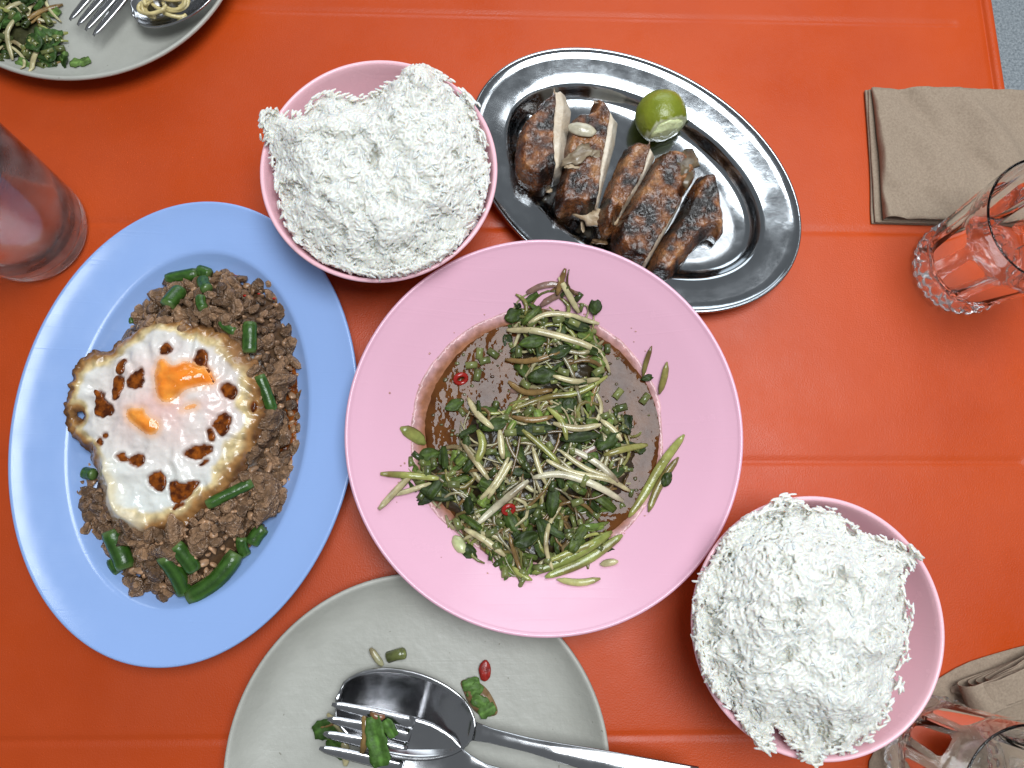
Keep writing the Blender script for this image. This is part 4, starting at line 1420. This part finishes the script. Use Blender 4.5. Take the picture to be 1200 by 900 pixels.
for k, (pts_, w, col) in enumerate([([(560, 582), (680, 532), (800, 458)], 18, (0.20, 0.23, 0.055)), ([(598, 592), (720, 548), (830, 468)], 17, (0.25, 0.28, 0.075)), ([(632, 598), (700, 610), (758, 594)], 12, (0.40, 0.38, 0.15)), ([(600, 548), (690, 510), (795, 470)], 11, YGR),
                                    ([(760, 555), (790, 548), (812, 545)], 12, CRM), ([(330, 470), (345, 500), (360, 520)], 20, (0.42, 0.44, 0.22)), ([(500, 560), (530, 590), (560, 600)], 10, YGR), ([(700, 440), (750, 445), (790, 430)], 10, GRN)]):
    strand(VV(pts_, 0.026, Z3, OF4), w * Z3 * 0.465 / 900 * 0.9, np.array(col), salad, salad_z, 0.0018, flat=0.4, tip=0.25, sd=260 + k)
for k, (pts_, w, col) in enumerate([([(1000, 575), (940, 660), (890, 755), (845, 815)], 17, YGR), ([(985, 640), (930, 720), (900, 800)], 14, (0.20, 0.18, 0.05)), ([(905, 318), (892, 362), (886, 402)], 9, (0.17, 0.14, 0.04)), ([(948, 365), (944, 410), (932, 455)], 12, (0.20, 0.17, 0.05)),
                                    ([(175, 555), (215, 575), (245, 600)], 22, (0.22, 0.23, 0.06))]):
    strand(VV(pts_, 0.02, Z3, OF3), w * Z3 * 0.465 / 900 * 0.9, np.array(col), salad, salad_z, 0.0012, flat=0.35, tip=0.2, sd=290 + k)
for k, (x, y, L, W, a) in enumerate([(745, 195, 26, 20, 1.5), (250, 630, 36, 20, 0.2), (280, 745, 55, 22, -0.3), (620, 765, 50, 20, 1.5), (500, 835, 44, 20, -1.1), (540, 880, 36, 22, 0.4), (505, 215, 28, 24, 0.5), (370, 920, 36, 22, -0.8), (670, 485, 26, 22, 0.8), (780, 590, 40, 26, 0.6),
                                     (560, 300, 40, 18, 0.2), (905, 400, 20, 10, 0.3), (960, 700, 26, 15, 1.2), (590, 400, 45, 25, 0.1), (690, 250, 40, 18, -0.3), (330, 480, 30, 16, 0.5), (560, 560, 70, 18, 0.1), (700, 580, 60, 16, 0.1), (640, 330, 36, 20, 0.4), (450, 545, 40, 18, 0.3)]):
    w = V(x * Z3 + 400, y * Z3 + 280, 0.026)
    sc_ = Z3 * 0.465 / 900
    z = float(salad_z(w[None, :2])[0])
    leaf_piece(salad, w[0], w[1], z + 0.0022, L * sc_, W * sc_, a, 900 + k, tilt=0.15, oval_=True)
for k, (x, y, a) in enumerate([(380, 365, 0.1), (405, 330, 1.5), (420, 352, 0.3), (398, 395, 1.4), (445, 330, -0.6), (635, 240, 0.2), (680, 248, -0.4), (522, 328, 1.5), (650, 390, -0.3), (755, 388, 0.5), (815, 450, 0.9), (825, 492, 0.3), (895, 465, 0.9), (330, 720, 0), (252, 682, 1.5), (570, 820, 0.8), (340, 835, -1.2), (440, 860, 0.4), (550, 505, 0.7), (495, 570, 0.1), (575, 560, 0), (690, 770, 0.4)]):
    w = V(x * Z3 + 400, y * Z3 + 280, 0.022)
    z = float(salad_z(w[None, :2])[0])
    stem_piece(salad, w[0], w[1], z + 0.0014, 0.0036, 0.0024, a, 700 + k, tilt=0.12)
for x, y, a in ((600, 150, -0.15), (545, 455, 0.25), (735, 630, -0.5), (640, 175, -0.3)):
    w = V(x * Z3 + 400, y * Z3 + 280, 0.026)
    q = [w[:2] + 0.012 * s * np.array([math.cos(a), -math.sin(a)]) + np.array([0, 0.004 * (1 - s * s)]) for s in (-1, -0.4, 0.4, 1)]
    o = strand(q, 0.0026, (0.20, 0.115, 0.09), salad, salad_z, 0.0004, flat=0.25, name='shallot_slice', sd=int(x))


def chili_ring(px, py, z, r_, name='chili_ring', parent=None, squash=0.8, rz=0.3, tip=0.4, **kw):
    t = np.linspace(0, 2 * math.pi, 25)
    w = V(px, py, z)
    p = np.column_stack([np.cos(t) * r_, np.sin(t) * r_ * squash, 0.2 * r_ * np.sin(t)])
    v, f = tube(p, np.full(25, r_ * 0.42), 8, 1.2, cap=False)
    m3 = euler_mats(np.array([tip]), np.array([0.15]), np.array([rz]))[0]
    v = v @ m3.T + w
    return build(name, v, f, M['chili'], parent, **kw)


w = V(596, 597, 0.03)
chili_ring(596, 597, float(salad_z(w[None, :2])[0]) + 0.003, 0.0032, parent=salad)
chili_ring(540, 444, BZ + 0.001, 0.0035, parent=salad)

# ------------------------------------------------------------------ cutlery
def frame(p0, p1, z0, z1):
    a, b_ = V(*p0, z0), V(*p1, z1)
    d_ = b_ - a
    L = np.linalg.norm(d_)
    d_ /= L
    s_ = np.cross([0, 0, 1.0], d_); s_ /= np.linalg.norm(s_)
    u_ = np.cross(d_, s_)
    return a, d_, s_, u_, L


def to_world(fr, q):
    a, d_, s_, u_, _ = fr
    return a + q[..., 0:1] * d_ + q[..., 1:2] * s_ + q[..., 2:3] * u_


def spoon(label, tip, end, z0, z1, bowl, width, total, group, roll=0.0, invert=False):
    """tip and end give the axis; bowl = bowl length, width = bowl half width"""
    fr = frame(tip, end, z0, z1)
    o = thing('spoon', label, 'spoon', V(*tip, 0.006), group=group)
    n, m_ = 60, 21
    s = np.concatenate([np.linspace(0, bowl, 34), np.linspace(bowl, total, 27)[1:]])
    tb = np.clip(s / bowl, 0, 1)
    wb = width * np.sqrt(np.clip(1 - (2 * tb ** 0.92 - 1) ** 2, 0, 1)) ** 0.95
    hw = np.interp(s, [0, bowl * 0.9, bowl * 1.0, bowl * 1.12, bowl * 1.4, total * 0.7, total], [0, 0.0068, 0.0050, 0.0040, 0.0038, 0.0058, 0.0085])
    hw = np.where(s < bowl * 0.5, wb, np.maximum(wb, hw))
    hw = np.maximum(hw, 0.0009)
    j = np.linspace(-1, 1, m_)
    dep = 0.0115 * np.sin(np.clip(tb, 0, 1) ** 0.9 * math.pi) ** 0.75
    rise = np.interp(s, [0, bowl * 0.85, bowl * 1.15, bowl * 1.6, total], [0.0, 0.0, 0.0045, 0.0085, 0.006])
    q = np.zeros((len(s), m_, 3))
    q[..., 0] = s[:, None]
    q[..., 1] = hw[:, None] * j[None]
    crown = np.where(s > bowl * 0.97, 0.0012, 0.0)
    q[..., 2] = rise[:, None] - dep[:, None] * (1 - j[None] ** 2) + crown[:, None] * (1 - j[None] ** 2)
    if invert:
        q[..., 2] = rise[:, None] + dep[:, None] * (1 - j[None] ** 2)
    if roll:
        c_, s2 = math.cos(roll), math.sin(roll)
        y, z = q[..., 1].copy(), q[..., 2].copy()
        q[..., 1], q[..., 2] = y * c_ - z * s2, y * s2 + z * c_
    k = 34
    v, f = shell(to_world(fr, q[:k]), 0.0013)
    build('bowl', v, f, M['cutlery'], o)
    v, f = shell(to_world(fr, q[k - 1:]), 0.0019)
    build('handle', v, f, M['cutlery'], o)
    return o


def fork(label, tip, end, z0, z1, head, width, total, group):
    fr = frame(tip, end, z0, z1)
    o = thing('fork', label, 'fork', V(*tip, 0.006), group=group)
    tl = head * 0.56
    prof = lambda s: 0.010 * np.sin(np.clip(s / head, 0, 1) * math.pi * 0.62 - 0.1) * -1 + np.interp(s, [0, head, head * 1.5, total], [0, 0.006, 0.010, 0.006])
    s = np.linspace(tl, total, 34)
    hw = np.interp(s, [tl, head * 0.72, head * 0.88, head * 1.0, head * 1.18, total * 0.7, total], [width, width * 0.99, width * 0.78, width * 0.42, 0.0034, 0.0055, 0.0085])
    j = np.linspace(-1, 1, 11)
    q = np.zeros((34, 11, 3))
    q[..., 0] = s[:, None]
    q[..., 1] = hw[:, None] * j
    q[..., 2] = prof(s)[:, None] - 0.0022 * (1 - j ** 2)[None] * (s < head)[:, None] + 0.001 * (1 - j ** 2)[None] * (s >= head)[:, None]
    v, f = shell(to_world(fr, q), 0.0017)
    build('handle', v, f, M['cutlery'], o)
    for k in range(4):
        c_ = width * (-0.79 + 0.527 * k)
        s = np.linspace(0.0, tl + 0.003, 16)
        w_ = width * np.interp(s, [0, 0.004, tl * 0.5, tl], [0.06, 0.15, 0.20, 0.225])
        jj = np.linspace(-1, 1, 5)
        q = np.zeros((16, 5, 3))
        q[..., 0] = s[:, None] + 0.0006
        q[..., 1] = c_ * (0.97 + 0.03 * (s / tl))[:, None] + w_[:, None] * jj
        jn_ = (c_ / width)
        q[..., 2] = prof(s)[:, None] - 0.0022 * (1 - jn_ ** 2) * smooth(s / tl)[:, None] + 0.0004 * (1 - jj ** 2)
        v, f = shell(to_world(fr, q), 0.0016)
        build('tine', v, f, M['cutlery'], o)
    return o


spoon('large steel spoon lying face up on the lower grey plate', (394, 819), (760, 903), 0.0185, 0.026, 0.080, 0.0225, 0.205, 'used spoons', roll=-0.12)
fork('steel fork resting over the spoon on the lower grey plate', (381, 850), (640, 925), 0.0235, 0.030, 0.078, 0.0155, 0.19, 'used forks')
spoon('steel spoon holding pale noodles on the upper left plate', (155, 16), (330, -70), 0.020, 0.034, 0.062, 0.0190, 0.19, 'used spoons')
fork('steel fork with hovering tines on the upper left plate', (96, 34), (150, -60), 0.020, 0.034, 0.068, 0.0125, 0.18, 'used forks')

# ------------------------------------------------------------------ leftovers on the grey plates
def gz_(p, c):
    r_ = np.linalg.norm(p - c, axis=1)
    return np.interp(r_, [0, 0.07, 0.087, 0.093, 0.098, 0.102, 0.106], [0.0055, 0.0057, 0.0066, 0.0083, 0.0113, 0.0153, 0.02])


left = thing('salad_leftovers', 'bits of sprout and herb caught under the fork tines', 'leftovers', V(410, 855, 0.0055))
fz = lambda p: gz_(p, GC)
for k, (pts_, w, col, z) in enumerate([([(318, 450), (345, 480), (378, 520)], 11, CRM, 0.004), ([(360, 520), (372, 560), (368, 600)], 14, CRM, 0.003), ([(430, 440), (440, 490), (425, 545)], 14, SOK, 0.016), ([(300, 490), (340, 470), (400, 485)], 10, SOK, 0.004), ([(280, 500), (310, 520), (350, 515)], 10, GRN, 0.003),
                                       ([(440, 265), (455, 290), (475, 315)], 12, (0.40, 0.38, 0.22), 0.004), ([(450, 430), (470, 445), (490, 440)], 11, (0.24, 0.10, 0.05), 0.018), ([(390, 580), (430, 560), (470, 590)], 12, SOK, 0.006)]):
    strand(VV(pts_, 0.012, 0.4167, (250, 650)), w * 0.4167 * 0.48 / 900 * 0.8, col, left, fz, z, sd=400 + k)
for k, (x, y, L, W, a, z) in enumerate([(465, 515, 60, 26, -1.35, 0.0225), (310, 500, 34, 24, 0.3, 0.005), (340, 560, 34, 18, -0.8, 0.004), (500, 480, 24, 14, -1, 0.0225)]):
    w = V(250 + x * 0.4167, 650 + y * 0.4167, 0.018)
    leaf_piece(left, w[0], w[1], 0.0055 + z * 0.85, L * 0.0002222, W * 0.0002222, a, 950 + k, col=(0.040, 0.085, 0.016), tilt=0.12)
o = stem_piece(left, *V(464, 768, 0.008), 0.0055, 0.0034, 0.3, 31)
g2 = thing('herb_scrap', 'small wet pile of green herb beside the spoon neck', 'leftovers', V(560, 818, 0.0056))
pl = chaikin(VV([(690, 358), (720, 350), (765, 370), (795, 420), (803, 452), (775, 460), (745, 455), (715, 420), (705, 390)], 0.008, 0.4167, (250, 650))[:, :2], 2)
v, f, P, d = pillow(pl, 0.0012, lambda P, d: 0.0060 + 0.0016 * smooth(d / 0.003) + 0.0008 * fbm(P, 300, 2, 3), lambda P, d, z: 0.0056 + 0 * d)
build('sauce_film', v, f, M['scrap'], g2, mixc((0.12, 0.055, 0.02), (0.26, 0.17, 0.08), np.clip(0.5 + 0.8 * fbm(P, 200, 2, 4), 0, 1)))
for k, (x, y, a) in enumerate([(735, 385, 0.9), (750, 415, -0.4), (725, 365, 0.2), (770, 440, 0.5)]):
    w = V(250 + x * 0.4167, 650 + y * 0.4167, 0.009)
    leaf_piece(g2, w[0], w[1], 0.0085, 0.0052, 0.0036, a, 970 + k, col=(0.050, 0.095, 0.022), tilt=0.1)
lump('chili_slice', 568, 786, 0.0072, 0.0042, (0.85, 1.25, 0.35), M['scrap'], ((0.16, 0.008, 0.006), (0.34, 0.02, 0.012)), seed=6, amp=0.3, label='red chili slice lying alone on the lower grey plate', cat='chili')

tlp = thing('salad_leftovers', 'heap of chopped herb and sprout scraps in the top left corner', 'leftovers', (*TC, 0.0056))
tpoly = chaikin(VV([(-60, -40), (30, -30), (52, 0), (56, 25), (68, 45), (72, 62), (62, 72), (30, 74), (0, 73), (-40, 60)], 0.014)[:, :2], 1)
tz = lambda p: np.maximum(gz_(p, TC), np.where(inside(p, tpoly), 0.007 + 0.010 * smooth(edge_dist(p, tpoly) / 0.02), 0))
v, f, P, d = pillow(tpoly, 0.004, lambda P, d: tz(P) - 0.003, lambda P, d, z: gz_(P, TC) - 0.0003)
setp(build('scrap_base', v, f, M['leaf'], tlp, np.tile((0.05, 0.05, 0.02), (len(v), 1))), kind='stuff')
r6 = np.random.default_rng(77)
for k, p in enumerate(rand_in([tpoly], 45, r6)):
    a = r6.uniform(0, 6.28); L = r6.uniform(0.006, 0.016)
    q = [p + L * np.array([math.cos(a + s * 0.3), math.sin(a + s * 0.3)]) * s for s in (-1, -0.3, 0.3, 1)]
    strand(q, r6.uniform(0.0010, 0.0020), np.array([CRM, YGR, SOK, CRM][k % 4]) * r6.uniform(0.8, 1.3), tlp, tz, r6.uniform(-0.001, 0.002), sd=k)
for k, p in enumerate(rand_in([tpoly], 55, r6)):
    stem_piece(tlp, p[0], p[1], float(tz(p[None])[0]) + r6.uniform(0, 0.002), r6.uniform(0.002, 0.0042), r6.uniform(0.0014, 0.0025), r6.uniform(0, 6.28), 1300 + k)
for k, p in enumerate(rand_in([tpoly], 36, r6)):
    leaf_piece(tlp, p[0], p[1], float(tz(p[None])[0]) + r6.uniform(0, 0.002), r6.uniform(0.004, 0.008), r6.uniform(0.003, 0.005), r6.uniform(0, 6.28), 1500 + k, col=(0.03, 0.062, 0.014))
for k, (x, y, L, W, a) in enumerate([(71, 62, 7, 5, 1.4), (86, 70, 8, 6, 0.2), (96, 68, 7, 6, 0.5), (28, 76, 9, 6, -0.6), (59, 9, 8, 7, -0.5)]):
    w = V(x, y, 0.012)
    leaf_piece(tlp, w[0], w[1], float(gz_(w[None, :2], TC)[0]) + 0.0022, L * 0.00053, W * 0.00053, a, 1600 + k, col=(0.06, 0.10, 0.025), tilt=0.1)
noo = thing('noodles', 'pale coiled noodles lying in the upper spoon', 'noodles', V(195, 8, 0.02))
r7 = np.random.default_rng(5)
for k in range(11):
    c0 = V(195 + r7.uniform(-18, 14), 4 + r7.uniform(-10, 10), 0.02)[:2]
    a0, sp_ = r7.uniform(0, 6.28), r7.uniform(2.2, 4.2)
    t = np.linspace(0, 1, 14)
    rad_ = r7.uniform(0.005, 0.009)
    p = np.column_stack([c0[0] + rad_ * 1.4 * np.cos(a0 + sp_ * t), c0[1] + rad_ * 0.8 * np.sin(a0 + sp_ * t), 0.0175 + 0.0005 * k + 0.0015 * np.sin(t * 5 + k)])
    v, f = tube(p, 0.00125, 8)
    build('noodle', v, f, M['veg'], noo, np.tile((0.56, 0.46, 0.22), (len(v), 1)))

# ------------------------------------------------------------------ glasses
def tumbler(label, c, prof_out, prof_in, mat, seg=120, flutes=0, base_facets=0, fz0=0.012, fz1=0.06, zoff=0.0):
    o = thing('tumbler', label, 'glass', (c[0], c[1], zoff), group='drinking glasses')
    t = np.linspace(0, 2 * math.pi, seg, endpoint=False)

    def ring(r_, z, out):
        k = np.ones(seg)
        if out and flutes:
            w = float(smooth((z - fz0) / 0.008) * (1 - smooth((z - fz1) / 0.012)))
            k = k - 0.075 * w * np.abs(np.cos(t * flutes / 2)) ** 0.7
        if out and base_facets and z < fz0 and z > 0.0004:
            k = k + 0.035 * np.sign(np.cos(t * base_facets + z * 900)) * np.abs(np.cos(t * base_facets + z * 900)) ** 0.5
        return np.column_stack([c[0] + r_ * k * np.cos(t), c[1] + r_ * k * np.sin(t), np.full(seg, zoff + z)])
    zo = []
    for (r0, z0), (r1, z1) in zip(prof_out[:-1], prof_out[1:]):
        n = max(1, int((z1 - z0) / 0.004))
        zo += [(r0 + (r1 - r0) * i / n, z0 + (z1 - z0) * i / n) for i in range(n)]
    zo.append(prof_out[-1])
    rings = [np.array([[c[0], c[1], zoff + prof_out[0][1] + 0.001]])] + [ring(r_, z, True) for r_, z in zo] + [ring(r_, z, False) for r_, z in prof_in] + [np.array([[c[0], c[1], zoff + prof_in[-1][1]]])]
    v, f = lathe_rings(rings)
    build('glass_wall', v, f, mat, o)
    return o


gl = V(1125, 295)
FAC_OUT = [(0.0235, 0.0008), (0.0265, 0.0), (0.0300, 0.003), (0.0310, 0.0065), (0.0298, 0.0085), (0.0312, 0.0105), (0.0316, 0.014), (0.0324, 0.03), (0.0345, 0.055), (0.0365, 0.080), (0.0372, 0.0895)]
FAC_IN = [(0.0366, 0.0908), (0.0355, 0.0908), (0.0350, 0.0895), (0.0346, 0.075), (0.0322, 0.05), (0.0300, 0.026), (0.0280, 0.0165), (0.0235, 0.0135), (0.01, 0.0128)]
FAC_OUT = FAC_OUT[:-1] + [(0.0370, 0.0885)]
RIM = [(0.0363 + 0.0007 * math.cos(a), 0.0888 + 0.0007 * math.sin(a)) for a in np.linspace(0.15, math.pi - 0.15, 9)]
FAC_IN = RIM + [(0.0356, 0.0880)] + FAC_IN[3:]
tumbler('clear fluted tumbler beside the folded napkin on the right', (gl[0] - 0.004, 0.1585), FAC_OUT, FAC_IN, M['glass'], flutes=10, base_facets=24, seg=240)
g3 = V(1088, 876)
tumbler('clear fluted tumbler in the bottom right corner', (g3[0], g3[1]), FAC_OUT, FAC_IN, M['glass'], flutes=10, base_facets=24, seg=240, zoff=0.0034)
g1 = V(42, 272)
GO = [(0.026, 0.0006), (0.0305, 0.0), (0.0335, 0.0022), (0.0350, 0.006), (0.0358, 0.012), (0.0385, 0.05), (0.0415, 0.105)]
GI = [(0.0411, 0.1062), (0.0402, 0.1062), (0.0398, 0.105), (0.0368, 0.05), (0.0340, 0.015), (0.0315, 0.0108), (0.025, 0.0092), (0.01, 0.009)]
tb = tumbler('misted clear tumbler at the left edge beside the blue plate', (g1[0], g1[1]), GO, GI, M['glass_wet'])
# ------------------------------------------------------------------ paper napkins
def u_fold(parent, org, ang, L, Wd, z0, z1, seed, th=0.00022, shift=0.0, amp=0.0012, ny=40, skew=0.0):
    """one folded sheet: lower leaf, round fold at the left, upper leaf"""
    zc, rr_ = (z0 + z1) / 2, (z1 - z0) / 2
    s = [(L * (1 - q), z0) for q in np.linspace(0, 0.96, 22)]
    s = [(x + shift, z) for x, z in s]
    s += [(shift + 0.0 - rr_ * 0.9 * math.sin(a) + 0.04 * L * 0, zc - rr_ * math.cos(a)) for a in np.linspace(0.25, math.pi - 0.25, 9)]
    s += [(shift + L * q, z1) for q in np.linspace(0.03, 1.0, 30)]
    s = np.array(s)
    y = np.linspace(0, Wd, ny)
    X = np.repeat(s[:, 0][:, None], ny, 1)
    Zz = np.repeat(s[:, 1][:, None], ny, 1)
    Y = np.repeat(y[None], len(s), 0)
    X = X + 0.0012 * fbm(np.column_stack([Y.ravel(), np.full(Y.size, seed)]), 30, 2, seed).reshape(X.shape) + skew * Y
    up = np.clip((Zz - z0) / (z1 - z0 + 1e-9), 0, 1)
    wv = fbm(np.column_stack([X.ravel() * 0.8 + Y.ravel() * 0.5, Y.ravel() * 0.25 - X.ravel() * 0.2]), 52, 3, seed).reshape(X.shape)
    Zz = Zz + up * amp * (wv + 0.25)
    Zz = np.maximum(Zz, 0.0006)
    ca, sa = math.cos(ang), math.sin(ang)
    g = np.stack([org[0] + X * ca - Y * sa, org[1] + X * sa + Y * ca, Zz], 2)
    v, f = shell(g, th)
    build('fold_layer', v, f, M['paper'], parent)


nb = V(1022, 263)
ntop = V(1012, 108)
nap = thing('paper_napkin', 'neatly folded brown paper napkin behind the right tumbler', 'napkin', (nb[0], nb[1], 0.0))
na = math.atan2(ntop[1] - nb[1], ntop[0] - nb[0]) - math.pi / 2
Wn = np.linalg.norm(ntop - nb)
u_fold(nap, nb[:2], na, 0.112, Wn, 0.0008, 0.0022, 3, shift=0.0)
u_fold(nap, nb[:2], na, 0.110, Wn - 0.0006, 0.0030, 0.0044, 7, shift=0.0012, amp=0.0004)
u_fold(nap, nb[:2] + np.array([0.0, 0.0008]), na, 0.106, Wn - 0.0015, 0.0052, 0.0092, 9, shift=0.0062, amp=0.0095, skew=-0.025)

cn = thing('paper_napkin', 'crumpled and rolled brown paper napkin by the bottom right tumbler', 'napkin', (*V(1150, 830)[:2], 0.0))
fp = chaikin(VV([(1094, 800), (1130, 778), (1165, 767), (1200, 757), (1270, 742), (1330, 830), (1300, 950), (1110, 960), (1022, 925), (1018, 885), (1060, 845), (1078, 815)], 0.003)[:, :2], 1)
v, f, P, d = pillow(fp, 0.0028, lambda P, d: 0.0020 + 0.0006 * fbm(P, 60, 3, 4), lambda P, d, z: z - 0.0003)
build('flat_sheet', v, f, M['paper'], cn)
fp2 = chaikin(VV([(1104, 812), (1150, 788), (1200, 770), (1280, 752), (1330, 790), (1230, 812), (1150, 818)], 0.004)[:, :2], 1)
v, f, P, d = pillow(fp2, 0.0022, lambda P, d: 0.0050 + 0.0026 * fbm(P * [1, 1.6], 75, 3, 14) - 0.002 * (1 - smooth(d / 0.004)), lambda P, d, z: z - 0.0003)
build('folded_flap', v, f, M['paper'], cn)
ra = V(1143, 822, 0.008)
for k in range(4):
    u_fold(cn, (ra[0] + 0.0012 * k, ra[1] - 0.004 + 0.0012 * k), 0.30 + 0.05 * k, 0.085, 0.017 - 0.0015 * k, 0.0060 + 0.0016 * k, 0.0215 - 0.0022 * k, 20 + k, shift=0.003 * k, amp=0.005, ny=24)
